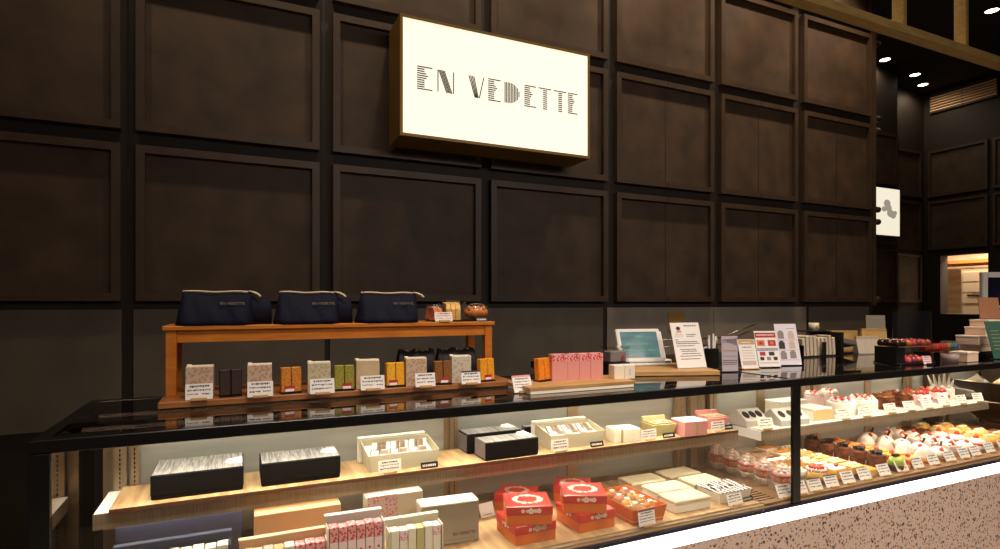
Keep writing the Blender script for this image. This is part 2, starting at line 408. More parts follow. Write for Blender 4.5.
# ceiling downlights
DL = mat('lamp_disc', C(255, 236, 200), 0.5, emit=(1, .86, .62, 1), estr=9.0)
spots = [((8.19, 4.955), 'ceiling downlight nearest the corner of the panelled wall'), ((9.135, 5.094), 'ceiling downlight in the middle of the alcove group'),
         ((9.667, 5.276), 'ceiling downlight closest to the slatted air vent'), ((7.171, 4.244), 'ceiling downlight seen behind the first golden post'),
         ((7.945, 3.604), 'ceiling downlight seen above the golden header at the right')]
for (x, y), lb in spots:
    t = thing('ceiling_downlight', lb, 'ceiling light', (x, y, ZC), 0, 'alcove downlights')
    MB().lathe([(.085, -.004), (.085, 0.0)], n=24).lathe([(.066, -.010), (.085, -.010), (.085, -.004), (.066, -.004)], n=24, caps=False).build('trim_ring', FRAME, t)
    MB().lathe([(.064, -.007), (.064, -.005)], n=24).build('lamp_disc', DL, t)
    spot('downlight_beam', (x, y, ZC - .03), (x, y, 0), 13, 165, (1, .78, .54), .7, .05)
# slatted vent high on the right wall
t = thing('air_vent', 'slatted wooden air vent high on the right wall', 'vent', (XR, 4.95, 4.53))
VENT = mat('vent_slat', C(240, 200, 160), .6)
MB().box(-.012, -.002, -.44, .44, 0, .30).build('backing', GROOVE, t)
f = MB().box(-.035, -.012, -.45, .45, .282, .30).box(-.035, -.012, -.45, .45, 0, .012).box(-.035, -.012, -.45, -.438, .012, .282).box(-.035, -.012, .438, .45, .012, .282).box(-.03, -.012, -.006, .006, .012, .282)
f.build('vent_frame', FRAME, t)
for i in range(6):
    MB().at((-.022, 0, .035 + i * .042), ry=28).box(-.012, .012, -.437, .437, -.008, .010).build('slat', VENT, t)

# ================================================================== THE SIGN
SIGNF = mat('sign_face', C(250, 244, 222), .4, emit=(1.0, .925, .74, 1), estr=0.92)
BRASS = mat('brass_casing', C(118, 92, 34), .5, 0.2)
t = thing('shop_sign', 'large illuminated brass sign box reading EN VEDETTE on the panelled wall', 'sign', (1.403, 3.265, 2.41))
MB().box(-.61, .61, -.235, 0, 0, .66).build('casing', BRASS, t)
f = MB(); W, Hh, b = .61, .66, .016
f.box(-W, W, -.246, -.2352, 0, b).box(-W, W, -.246, -.2352, Hh - b, Hh).box(-W, -W + b, -.246, -.2352, b, Hh - b).box(W - b, W, -.246, -.2352, b, Hh - b)
f.build('rim', mat('brass_rim', C(140, 110, 44), .45, .2), t)
MB().box(-W + b, W - b, -.243, -.2352, b, Hh - b).build('face', SIGNF, t)
# striped art-deco lettering
L = MB(); yF, yB = -.2450, -.2432
def hb(x0, x1, z, h=.0058): L.box(x0, x1, yF, yB, z - h / 2, z + h / 2)
def vb(x, z0, z1, h=.0056): L.box(x - h / 2, x + h / 2, yF, yB, z0, z1)
def sl(xa, za, xb, zb, h=.0056): L.prism([(xa - h / 2, za), (xa + h / 2, za), (xb + h / 2, zb), (xb - h / 2, zb)], yF, yB)
LH, N = .122, 11
LZ = .269
def glyph(ch, x, wd):
    if ch == 'E':
        for i in range(N):
            z = LZ + LH * i / (N - 1)
            ext = wd if i in (0, N - 1) else wd * .72 if i == 6 else wd * (.60 if i in (5, 7) else .48)
            hb(x, x + ext, z)
    elif ch == 'T':
        hb(x, x + wd, LZ + LH)
        for i in range(N - 1): hb(x + wd * .36, x + wd * .68, LZ + LH * i / (N - 1))
    elif ch == 'N':
        vb(x, LZ, LZ + LH); vb(x + wd, LZ, LZ + LH)
        for i in range(5):
            o = i * wd * .085
            sl(x + wd * .06 + o, LZ + LH, x + wd * .56 + o, LZ)
    elif ch == 'V':
        for i in range(4): sl(x + i * wd * .11, LZ + LH, x + wd * .42 + i * wd * .07, LZ)
        sl(x + wd, LZ + LH, x + wd * .70, LZ)
    elif ch == 'D':
        for i in range(10):
            q = i / 9.0; hh = LH / 2 * math.sqrt(max(0.02, 1 - max(0, (q - .25) / .78) ** 2))
            vb(x + q * wd, LZ + LH / 2 - hh, LZ + LH / 2 + hh)
LX = -.029
for ch, x, wd in (('E', -.485, .088), ('N', -.365, .092), ('V', -.180, .092), ('E', -.060, .080), ('D', .048, .092), ('E', .176, .078), ('T', .272, .088), ('T', .378, .088), ('E', .478, .070)):
    glyph(ch, x + LX, wd)
L.build('lettering', mat('sign_letter', C(52, 26, 14), .6), t)
# smaller lit sign in the alcove
t = thing('alcove_sign', 'smaller lit sign box hung in the alcove behind the wall corner', 'sign', (8.05, 5.06, 2.42))
MB().box(-.42, .42, -.14, 0, 0, .69).build('casing', GROOVE, t)
MB().box(-.405, .405, -.146, -.1402, .02, .67).build('face', mat('alcove_face', C(250, 240, 216), .4, emit=(1, .92, .74, 1), estr=.85), t)
em = MB()
for x, z, r in ((.12, .46, .075), (.15, .40, .07), (.19, .33, .075), (.25, .31, .07), (.30, .34, .04), (.05, .38, .05)):
    em.lathe([(r, -.0015), (r, .0005)], (0, 0, 0), 18) if False else em.prism([(x + r * math.cos(a * .4189), z + r * .75 * math.sin(a * .4189)) for a in range(15)], -.148 - .0003 * x, -.1462)
em.build('emblem', mat('emblem_grey', C(176, 166, 150), .6, emit=(1, .92, .74, 1), estr=.28), t)

# ================================================================== THE SHOWCASE
YF, YB, XL, XM, XN = 1.543, 2.12, -.415, 1.9885, 4.46
ZT, ZB = 1.20, .70
case = thing('display_case', 'long black-framed glass showcase counter with lit shelves and terrazzo front', 'display case', (0, 0, 0))
fr = MB()
fr.box(XL, XN, YF, YF + .03, 1.170, ZT - .0005, bev=.002).box(XL, XN, YB - .03, YB, 1.170, ZT - .0005, bev=.002)
fr.box(XL, XL + .03, YF + .03, YB - .03, 1.170, ZT - .0005, bev=.002).box(XN - .03, XN, YF + .03, YB - .03, 1.170, ZT - .0005, bev=.002)
fr.box(XM - .015, XM + .015, YF + .03, YB - .03, 1.172, ZT - .006)
fr.build('top_frame', BLACKMET, case)
MB().box(XL + .03, XM - .015, YF + .03, YB - .03, 1.190, 1.1985).box(XM + .015, XN - .03, YF + .03, YB - .03, 1.190, 1.1985).build('top_glass', TOPGLASS, case)
for x in (XL, XM - .014, XN - .03):
    ww = .040 if x == XL else .045 if x < XN - .1 else .03
    MB().box(x, x + ww, YF, YF + .013, ZB + .0116, 1.1698, bev=.002).build('post', BLACKMET, case)
MB().box(XL + .040, XM - .0145, YF + .006, YF + .014, ZB + .0125, 1.170).build('front_glass', GLASS, case)
MB().box(XM + .0315, XN - .03, YF + .006, YF + .014, ZB + .0125, 1.170).build('front_glass', GLASS, case)
MB().box(XL, XN, YF - .004, YF + .022, ZB + .001, ZB + .012, bev=.001).build('bottom_rail', mat('blue_black_rail', C(22, 24, 44), .25, .3), case)
MB().box(XL, XN, YF - .002, YF + .03, ZB - .050, ZB + .0008).build('light_strip', mat('light_strip', C(255, 250, 240), .5, emit=(1, .93, .82, 1), estr=4.0), case)
MB().box(XL, XN, YF, YB, .08, ZB - .0505).build('terrazzo_front', TERR, case)
MB().box(XL + .05, XN - .03, YF + .06, YB - .05, 0, .0795).build('plinth', BLACKMET, case)
MB().box(XL + .012, XN - .03, YF + .031, YB - .03, ZB + .0008, ZB + .012).build('deck_base', STEEL, case)
MB().box(XL + .004, XL + .010, YF + .03, YB - .005, ZB, 1.170).build('end_mirror', MIRROR, case)
MB().box(XN - .03, XN - .024, YF + .03, YB - .035, ZB, 1.170).build('end_mirror', MIRROR, case)
# rear sliding doors
DO = [(-.375, .745), (.745, 1.298), (1.298, 1.965), (2.03, 2.42), (2.42, 3.275), (3.275, 3.87), (3.87, 4.42)]
for i, (x0, x1) in enumerate(DO):
    d = MB(); yy = 2.086
    for a in (x0, x1 - .026): d.box(a, a + .026, yy - .012, yy + .002, ZB + .012, 1.170)
    d.box(x0 + .026, x1 - .026, yy - .01, yy + .002, ZB + .012, ZB + .04).box(x0 + .026, x1 - .026, yy - .01, yy + .002, 1.150, 1.170)
    do = d.build('sliding_door', BRONZE, case)
    MB().box(x0 + .026, x1 - .026, yy - .004, yy, ZB + .04, 1.150).build('pane', PANEL, do)
# slotted shelf standards and pillars at the back
for x, ww in ((-.345, .034), (-.30, .02), (.735, .03), (1.845, .05), (1.93, .085), (2.05, .045), (2.69, .06), (2.78, .06), (3.60, .05), (3.80, .12), (3.96, .08)):
    p = MB().box(x, x + ww, 2.050, 2.073, ZB + .012, 1.170)
    for j in range(30): p.box(x + ww * .5 - .0015, x + ww * .5 + .0015, 2.0494, 2.0499, .74 + j * .014, .748 + j * .014, 1)
    p.build('shelf_standard', [mat('dark_bronze', C(66, 46, 30), .5, .4) if x == 3.80 else BRONZE, BLACKMET], case)
# shelves
sh = MB().box(-.355, 1.998, 1.836, 2.046, .890, .931)
sh.box(-.355, 1.998, 1.834, 1.836, .8905, .9335, 1)
s1 = sh.build('shelf', [WHITE, SHELFF], case)
MB().box(-.318, 1.994, 1.8302, 2.044, .9312, .9425).box(-.318, 1.994, 1.829, 1.8301, .9312, .9425, 1).build('shelf_board', [PLANK, PLANKEDGE], s1)
sh = MB().box(2.062, 3.86, 1.768, 2.046, .900, .940)
sh.box(2.062, 3.86, 1.766, 1.768, .9005, .9415, 1)
s2 = sh.build('shelf', [WHITE, SHELFF], case)
MB().box(2.080, 3.85, 1.772, 2.04, .9402, .9445).build('shelf_mat', IVORY, s2)
# decks
MB().box(-.34, 1.835, 1.578, 2.044, ZB + .0125, .728, bev=.001).build('deck_board', PLANK, case)
MB().box(-.36, 1.90, 1.562, 1.5775, ZB + .0125, .722).build('deck_rail', BRONZE, case)
MB().box(XL + .04, XN - .03, 1.5585, 1.5615, ZB + .005, .716).build('deck_lip', TAN, case)
d = MB().box(1.842, 4.42, 1.562, 2.044, ZB + .0125, .7265)
for j in range(22): d.box(1.845, 1.935, 1.59 + j * .0205, 1.598 + j * .0205, .7266, .7272, 1)
d.build('deck_tray', [mat('brown_tray', C(140, 102, 66), .35, .3), BLACKMET], case)
# LED bars (the lamps themselves)
LED = mat('led_bar', C(255, 244, 224), .5, emit=(1, .88, .68, 1), estr=2.5)
for x0, x1, y, yu in ((-.37, 1.93, 1.80, 1.865), (2.05, 3.84, 1.715, 1.80)):
    MB().box(x0, x1, y - .009, y + .009, 1.164, 1.172).build('led_bar', LED, case)
    MB().box(x0, x1, 1.992, 2.008, 1.164, 1.172).build('led_bar', LED, case)  # bar for the added rear fill row
    MB().box(x0 + .06, x1 - .01, yu - .006, yu + .006, .8870 if x0 < 0 else .8970, .8895 if x0 < 0 else .8995).build('led_bar', LED, case)
# staff worktop behind the showcase
wt = thing('work_counter', 'black staff worktop running behind the glass showcase', 'counter', (0, 0, 0))
MB().box(1.38, 5.2, 2.13, 2.62, 1.165, 1.198, bev=.002).build('worktop', BLACKMET, wt)
MB().box(1.40, 5.18, 2.15, 2.60, 0, 1.1645).build('cabinet', GROOVE, wt)

# ================================================================== CARDS AND TAGS
def card(name, label, cat, loc, w, h, rz=0, lean=12, paper=PAPER, head=None, rows=3, group=None, holder=True, seed=0, headh=.12, foot=TAN, ink=INK):
    """a printed card leaning back on a small wooden foot; base centre at the origin, facing -Y"""
    rn = random.Random(seed * 31 + 5)
    m = MB().at((0, 0, .002), rx=-lean)
    m.box(-w / 2, w / 2, 0, .0016, 0, h)
    y = -.0004
    top = h * .90
    if head:
        m.box(-w / 2, w / 2, y, -.0001, h * (1 - headh), h, 1); top = h * (1 - headh) - h * .06
    step = (top - h * .12) / rows
    for r in range(rows):
        z1 = top - r * step; z0 = z1 - step * (.52 if r == 0 else .38)
        x = -w * .42 if r else -w * .34
        end = w * .42 if r else w * .36
        while x < end:
            l = rn.uniform(.03, .10) * w
            if not (r == rows - 1 and -w * .02 < x < w * .06):
                m.box(x, min(x + l, end), y, -.0001, z0 + rn.uniform(0, .2) * step, z1, 2)
            x += l + rn.uniform(.015, .04) * w
    o = m.build(name, [paper, head or paper, ink], loc=loc, rz=rz)
    tag(o, label, cat, group)
    if holder:
        MB().box(-w * .30, w * .30, -.010, -.003, 0, .008, bev=.001).build('card_foot', foot, o)
    return o

ZD = 1.2                      # top of the showcase
# ------------------------------------------------------------------ boards and riser on the showcase
t = thing('display_board', 'long brown wooden board under the row of beige gift boxes', 'board', (.345, 1.982, ZD))
MB().box(-.55, .555, -.152, .152, .004, .022, bev=.002).build('plank', BOARD, t)
for x in (-.45, .45): MB().box(x - .02, x + .02, -.13, .13, 0, .0038).build('foot', BLACKPLA, t)
t = thing('display_board', 'paler wooden board with cream front under the pink sakura boxes', 'board', (1.080, 1.735, ZD))
MB().box(-.215, .215, -.088, .088, .010, .022, bev=.001).build('plank', OAK, t)
MB().box(-.212, .205, -.0872, .085, 0, .0098).build('base_slab', IVORY, t)
t = thing('display_board', 'oak board on the worktop under the till screen and chef card', 'board', (1.755, 1.905, ZD), -19)
MB().box(-.27, .105, -.115, .200, .0, .020, bev=.002).build('plank', OAK, t)
ZBd = ZD + .0222
rs = thing('riser_table', 'low orange wooden riser table with open front on the board', 'riser', (.330, 2.020, ZBd))
MB().box(-.535, .535, -.095, .115, .196, .2095, bev=.002).build('table_top', WALNUT, rs)
for x in (-.512, .512):
    for y in (-.075, .098):
        MB().box(x - .014, x + .014, y - .014, y + .014, 0, .1955, bev=.001).build('leg', WALNUT, rs)
MB().box(-.497, .497, -.086, -.070, .160, .1955).build('apron', WALNUT, rs)
MB().box(-.497, .497, .092, .108, .160, .1955).build('apron', WALNUT, rs)
ZR = ZBd + .210

# ------------------------------------------------------------------ navy pouches
def pouch(label, x, y, z, wd, seed, gus=0, rz=0, words=True):
    t = thing('zip_pouch', label, 'pouch', (x, y, z), rz, 'navy zip pouches')
    m = MB(); NU, NV = 26, 14; rn = random.Random(seed); ph = [rn.uniform(0, 6.3) for _ in range(6)]
    vs = []
    for i in range(NU + 1):
        u = i / NU; e = min(1, min(u, 1 - u) / .14); full = math.sqrt(max(0, 1 - (1 - e) ** 2))
        for j in range(NV + 1):
            v = j / NV
            side = -1 if v <= .5 else 1
            tt = 2 * v if v <= .5 else 2 - 2 * v          # 0 at base, 1 at the zip
            hgt = .103 - .006 * math.sin(u * math.pi) * (1 - .3 * math.sin(u * 9 + ph[0]))
            dep = .062 * (1 - tt ** 1.5) * (.30 + .70 * full) + .004
            wr = .0045 * math.sin(u * 17 + tt * 5 + ph[1]) * math.sin(tt * 3.1) + .003 * math.sin(u * 41 + tt * 9 + ph[2]) * math.sin(tt * 3.1)
            inset = .020 * tt ** .9
            X = -wd / 2 + inset + u * (wd - 2 * inset - .018 * (1 - tt))
            vs.append((X, side * (dep + wr), tt * hgt + .002 * math.sin(u * 11 + ph[3]) * tt))
    fs = [(i * (NV + 1) + j, (i + 1) * (NV + 1) + j, (i + 1) * (NV + 1) + j + 1, i * (NV + 1) + j + 1) for i in range(NU) for j in range(NV)]
    fs += [(i * (NV + 1), i * (NV + 1) + NV, (i + 1) * (NV + 1) + NV, (i + 1) * (NV + 1)) for i in range(NU)]
    fs += [list(range(NV + 1)), [NU * (NV + 1) + j for j in reversed(range(NV + 1))]]
    m.add(vs, fs, 0, True); m.build('body', NAVY, t)
    pts = [(-wd / 2 + .019 + u / 10 * (wd - .045), -.002, .1035 + .0015 * math.sin(u)) for u in range(11)]
    z_ = MB().tube(pts, .0032, 6).build('zip', ZIP, t)
    MB().tube([(wd / 2 - .030, -.004, .105), (wd / 2 - .016, -.010, .102), (wd / 2 - .004, -.016, .096), (wd / 2 + .004, -.020, .088)], .0042, 6).build('zip_pull', ZIP, z_)
    if gus:      # soft gusset folded out at the right end
        g = MB(); vs = []
        for i in range(9):
            u = i / 8; X = wd / 2 - .05 + u * (.05 + gus); zt = .096 - .010 * u + .003 * math.sin(u * 7); d = .034 * (1 - .45 * u)
            vs += [(X, -d * .6, 0), (X, -d * .5, zt * .6), (X - .006, .004, zt), (X, .034, zt * .5), (X, .040, 0)]
        fs = [(i * 5 + j, i * 5 + (j + 1) % 5, i * 5 + 5 + (j + 1) % 5, i * 5 + 5 + j) for i in range(8) for j in range(5)] + [[0, 1, 2, 3, 4], [44, 43, 42, 41, 40]]
        g.add(vs, fs, 0, True); g.build('gusset', NAVY, t)
    if words: text_mesh('EN VEDETTE', .0125, 'lettering', GOLDDIM, t, (.040, -.046, .066), rx=58)
    return t
pouch('navy zip pouch at the left end of the riser table', -.058, 1.990, ZR, .235, 1, .038)
pouch('middle navy zip pouch between two others on the riser table', .214, 1.990, ZR, .225, 2, .028)
pouch('navy zip pouch beside the wrapped bread on the riser table', .483, 1.990, ZR, .236, 3)

# ------------------------------------------------------------------ wrapped bread on the riser
t = thing('bread_plate', 'dark slate plate under the wrapped bread on the riser', 'plate', (.745, 2.005, ZR))
MB().box(-.105, .105, -.060, .060, 0, .006, bev=.0015).build('slate', BLACKMET, t)
def slices(label, x, y, n, m1, m2, hw, hh, rz):
    t = thing('wrapped_cake', label, 'cake', (x, y, ZR + .0062), rz, 'wrapped bread on the plate')
    for i in range(n):
        xx = (i - (n - 1) / 2) * .018
        poly = [(-hw, 0), (hw, 0), (hw, hh * .7), (hw * .7, hh), (-hw * .7, hh), (-hw, hh * .7)]
        s = MB().at((xx, 0, 0), rz=90, ry=-6); s.prism(poly, -.008, .008); s.build('slice', m1 if i % 2 else m2, t)
    f = MB(); f.frustum(-.009 * n - .004, .009 * n + .004, -hw - .004, hw + .004, .0, hh + .010, -.006, -.012); f.build('wrapper', WRAP, t)
    return t
slices('wrapped slices of fruit cake behind the white card on the riser plate', .655, 2.012, 2, CRUST, FRUIT, .034, .046, 10)
slices('wrapped pale yellow pound cake slices in the middle of the riser plate', .718, 2.000, 3, YEL, SPONGE, .046, .062, -8)
t = thing('wrapped_loaf', 'wrapped glossy brown loaf at the right of the riser plate', 'bread', (.822, 2.006, ZR + .0062), -15, 'wrapped bread on the plate')
m = MB()
m.ball((0, 0, .025), (.047, .026, .025), 0, 16, 9)
for i in range(4): m.ball((-.027 + i * .018, -.004, .040), (.008, .020, .012), 1, 10, 6)
m.build('loaf', [mat('baked_brown', C(218, 132, 56), .35, 0, C(176, 84, 30), 40, bump=.2), CRUST], t)
m = MB(); m.ball((0, 0, .031), (.052, .033, .031), 0, 12, 7); m.cyl((-.038, 0, .04), (-.052, 0, .060), .006, .014, 8); m.build('wrapper', WRAP, t)
card('product_card', 'white card with red print in front of the bread on the riser', 'card', (.668, 1.932, ZR), .066, .034, 0, 14, seed=3, ink=REDINK)
t = thing('name_plate', 'small black plate with white lettering at the right edge of the riser', 'sign', (.815, 1.930, ZR))
MB().at((0, 0, .001), rx=-30).box(-.022, .022, 0, .002, 0, .014).build('plate', BLACKPLA, t)
m = MB().at((0, 0, .001), rx=-30)
for i in range(7): m.box(-.017 + i * .005, -.0142 + i * .005, -.0004, -.0001, .004, .010)
m.build('lettering', PAPER, t)

# ------------------------------------------------------------------ gift boxes on the board
BX = [C(196, 172, 150), C(188, 132, 96)]
bx_m = {
 'rose': pattern('rose_speckle', C(204, 176, 152), C(190, 146, 118), 95, .42),
 'green': pattern('green_speckle', C(204, 188, 154), C(182, 168, 124), 95, .40),
 'plain': mat('plain_beige', C(206, 180, 140), .6, 0, C(196, 168, 128), 20),
 'olive': pattern('leaf_speckle', C(208, 192, 172), C(176, 168, 146), 80, .38)}
def gift_box(label, x, y, key, rz, w=.068, d=.040, h=.092):
    t = thing('gift_box', label, 'box', (x, y, ZBd), rz, 'beige gift boxes on the board')
    MB().box(-w / 2, w / 2, -d / 2, d / 2, 0, h, bev=.0012).build('carton', bx_m[key], t)
    MB().box(-w / 2 + .002, w / 2 - .001, -d / 2 + .003, d / 2 - .002, h + .0001, h + .0025).box(-w / 2, -w / 2 + .012, d / 2 - .010, d / 2, h + .0001, h + .005).build('lid_flap', IVORY, t)
    return t
gift_box('beige gift box with rose specks furthest left on the board', -.103, 1.885, 'rose', -3, .072)
gift_box('beige rose-specked gift box right of the dark brown wafer pack', .058, 1.865, 'rose', -4, .068)
gift_box('beige gift box with green specks right of the amber wafer pack', .228, 1.850, 'green', -5, .068)
gift_box('plain beige gift box right of the olive green wafer pack', .380, 1.862, 'plain', -4, .074)
gift_box('beige rose-specked gift box between the golden and the brown wafer packs', .542, 1.862, 'rose', -6, .070)
gift_box('pale gift box with leaf print nearest the right end of the board', .705, 1.868, 'olive', -6, .070)
for i, (x, y, wd, lb) in enumerate(((-.103, 1.845, .070, 'white printed card against the leftmost beige gift box'), (.058, 1.826, .070, 'white printed card before the gift box right of the dark wafers'),
      (.232, 1.810, .072, 'white printed card before the green-specked gift box'), (.388, 1.822, .076, 'white printed card before the plain beige gift box'),
      (.560, 1.815, .068, 'white printed card before the box between golden and brown wafers'), (.722, 1.815, .070, 'white printed card with dark header before the leaf-print gift box'))):
    card('price_card', lb, 'card', (x, y - .012, ZBd), wd, .045, 0, 12, seed=10 + i, head=INK if i == 5 else None, group='cards on the board', rows=3)

def wafer(label, x, y, col, dark, rz, lab=True, h=.076, lean=4, z=ZBd):
    nm = 'wafer_%d_%d_%d' % tuple(int(c * 255) for c in col[:3])
    pm = pattern(nm, col, dark, 190, .34)
    t = thing('wafer_pack', label, 'pack', (x, y, z), rz, 'wafer packs on the board')
    for sx in (-1, 1):
        MB().at((sx * .0155, 0, .004), rx=-lean).box(-.0145, .0145, -.012, .012, 0, h, bev=.002).build('pack', pm, t)
    MB().box(-.030, .030, -.017, .020, 0, .0036).build('stand', BLACKPLA, t)
    if lab:
        o = MB().at((lab * .012, -.0128, .006), rx=-lean).box(-.015, .015, -.0008, 0, 0, .018)
        o.box(-.013, .013, -.0012, -.0008, .001, .009, 1).build('label', [REDINK, PAPER], t)
    return t
wafer('dark brown wafer pack on the board, left of the others', -.022, 1.872, C(52, 28, 20), C(34, 18, 12), 6, 0)
wafer('amber orange wafer pack with red label right of the second gift box', .146, 1.862, C(206, 128, 38), C(160, 84, 20), 8, -.5)
wafer('olive green wafer pack with red label on the board', .305, 1.850, C(152, 144, 50), C(112, 100, 30), -4, .6)
wafer('golden yellow wafer pack just left of the fifth gift box', .472, 1.862, C(238, 172, 34), C(206, 132, 20), 3, -.8)
wafer('brown wafer pack with red label between the last two gift boxes', .633, 1.848, C(138, 84, 32), C(96, 52, 18), -2, .3)
wafer('golden yellow wafer pack at the right end of the board', .800, 1.858, C(238, 160, 34), C(206, 118, 20), 12, .1)
wafer('orange wafer pack leaning beside the pink sakura boxes', .985, 1.775, C(236, 140, 32), C(196, 92, 16), 18, 0, .078, 5)
card('price_card', 'white card with pink header standing between the two wooden boards', 'card', (.868, 1.695, ZD), .072, .058, 4, 22, head=PINKC, seed=21, rows=4)

# black pouches under the riser
def blackbag(label, x, y, wd, seed):
    t = thing('black_pouch', label, 'pouch', (x, y, ZBd), 0, 'black pouches under the riser')
    m = MB(); n = 18; vs = []
    for i in range(n + 1):
        u = i / n; X = (u - .5) * wd
        zt = .108 + .006 * math.sin(u * 14 + seed)
        d = .028 + .004 * math.sin(u * 9 + seed * 2)
        vs += [(X * 1.0, -d, 0), (X * .98, -d * .9, zt * .6), (X * .94, -.006, zt), (X * .94, .006, zt), (X * .98, d * .9, zt * .6), (X, d, 0)]
    fs = [(i * 6 + j, i * 6 + (j + 1) % 6, (i + 1) * 6 + (j + 1) % 6, (i + 1) * 6 + j) for i in range(n) for j in range(6)]
    fs += [list(range(6)), [n * 6 + j for j in reversed(range(6))]]
    m.add(vs, fs, 0, True).build('body', NAVYBLK, t)
    for xx in (-.28, .0, .28):
        MB().ball((xx * wd, -.008, .108), (.007, .004, .005), 0, 8, 5).build('clasp', GOLD, t)
blackbag('black pouch under the riser behind the golden wafer pack', .580, 1.985, .135, 1)
blackbag('black pouch under the riser nearest its right leg', .733, 1.985, .150, 2)

# pink boxes, white box and jar
for i, (x, y) in enumerate(((1.050, 1.775), (1.103, 1.770), (1.150, 1.765), (1.195, 1.760))):
    t = thing('sakura_box', ('pink petal-print box, leftmost of the upright four, touching the orange wafers', 'pink petal-print box, second from the left of the upright four',
              'pink petal-print box, third from the left of the upright four', 'pink petal-print box, rightmost of the upright four')[i], 'box', (x, y, ZBd), -4, 'pink petal-print boxes')
    wdt = .068 if i == 0 else .050
    MB().box(-wdt / 2, wdt / 2, -.016, .016, 0, .068, 0).build('carton', PINKC, t)
    MB().box(-wdt / 2 - .0003, wdt / 2 + .0003, -.0163, .0163, .0682, .094).build('lid', FLORAL_R, t)
for sx, lb in ((-1, 'small white carton beside the pink boxes, left of two'), (1, 'small white carton with grey side print, right of two')):
    t = thing('white_carton', lb, 'box', (1.283 + sx * .0213, 1.715 - sx * .0030, ZBd), -8, 'small white cartons')
    MB().box(-.0208, .0208, -.022, .022, 0, .050, bev=.001).build('carton', IVORY, t)
    MB().box(-.0195, .0195, -.0205, .0205, .0501, .0508).build('top_flap', WHITE, t)
    if sx > 0:
        m = MB()
        for j in range(5): m.box(-.002, .001, -.0226, -.0222, .014 + j * .005, .017 + j * .005)
        m.build('lettering', GREYINK, t)
t = thing('clear_container', 'clear plastic container with red sticker behind the white cartons', 'container', (1.392, 1.905, ZD))
MB().box(-.048, .048, -.03, .03, .060, .118, bev=.003).build('body', ACRYL, t)
MB().box(-.040, .040, -.025, .025, .0612, .106, bev=.004).build('contents', mat('smoky_goods', C(150, 136, 136), .5), t)
MB().box(-.052, .052, -.034, .034, .1182, .124, bev=.002).build('lid', ACRYL, t)
MB().box(.012, .024, -.0312, -.0302, .070, .090).build('sticker', REDINK, t)
MB().box(-.05, .05, -.032, .032, 0, .0598).build('base', BLACKPLA, t)

# ------------------------------------------------------------------ till, cards and bins
ZW = 1.1982
POSW = mat('till_white', C(222, 218, 212), .35)
SCRN = mat('till_screen', C(70, 100, 108), .15, 0, C(96, 130, 134), 7, (1, 1, 5), emit=(.16, .34, .36, 1), estr=.16)
t = thing('till_screen', 'white touch-screen till with teal display on the worktop', 'till', (1.640, 2.045, ZD + .0202), -12)
m = MB().at((0, 0, .012), rx=-22)
m.box(-.108, .108, -.014, .006, 0, .158, bev=.006, seg=2); m.build('housing', POSW, t)
MB().at((0, 0, .012), rx=-22).box(-.090, .090, -.0152, -.0142, .020, .142).build('screen', SCRN, t)
m = MB().at((0, 0, .012), rx=-22)
for i, (x, z) in enumerate(((-.05, .05), (0, .05), (.05, .05), (-.05, .08), (.02, .08), (0, .115))): m.box(x - .018, x + .018, -.0158, -.0153, z, z + .009)
m.build('screen_buttons', mat('screen_green', C(70, 120, 96), .4, emit=(.1, .3, .2, 1), estr=.4), t)
MB().box(-.10, .115, -.03, .085, 0, .012, bev=.004).build('base', POSW, t)
m = MB().at((.104, .055, .012), rx=-22); m.box(-.022, .034, -.03, .03, 0, .138, bev=.008, seg=2); m.build('rear_unit', POSW, t)
t = thing('chef_card', 'tall menu card with a photo of a chef in white, leaning by the till', 'card', (1.768, 1.868, ZD + .0205), -6)
m = MB().at((0, 0, .002), rx=-17); m.box(-.074, .074, 0, .002, 0, .200); m.build('sheet', PAPER, t)
m = MB().at((0, .0058, .018), rx=-17); y = -.0005; rn = random.Random(4)
m.box(-.048, -.022, y, -.0001, .140, .147, 2); m.prism([(-.062, .118), (-.014, .118), (-.020, .136), (-.030, .143), (-.046, .143), (-.058, .134)], y, -.0001, 1)
m.prism([(-.036 + .0095 * math.cos(a * .6283), .151 + .011 * math.sin(a * .6283)) for a in range(10)], y * 1.2, -.0001, 2)
m.prism([(-.037 + .011 * math.cos(a * .6283), .158 + .008 * math.sin(a * .6283)) for a in range(10)], y * 1.5, -.0001, 3)
m.v = [(x_, y_ - .001, z_) for x_, y_, z_ in m.v]; m.build('portrait_photo', [PAPER, mat('white_coat', C(226, 206, 206), .6), mat('printed_skin', C(206, 150, 118), .6), INK], t)
m = MB().at((0, .0048, .018), rx=-17)
x = -.005
while x < .06: m.box(x, x + .006, y, -.0001, .166, .172); x += .011
for r, (z, a, b) in enumerate(((.128, 0, .05), (.120, 0, .04), (.105, -.062, -.045), (.096, -.06, .05), (.088, -.06, .062), (.078, -.06, .03), (.062, -.045, .035), (.054, -.04, .04), (.043, -.04, .055), (.033, -.05, .06), (.02, -.05, .05))):
    x = a
    while x < b:
        l = rn.uniform(.003, .009); m.box(x, min(x + l, b), y, -.0001, z, z + .0032); x += l + .0018
m.build('printed_text', INK, t)
MB().box(-.05, .05, -.004, .05, 0, .0018).build('foot', ACRYL, t)
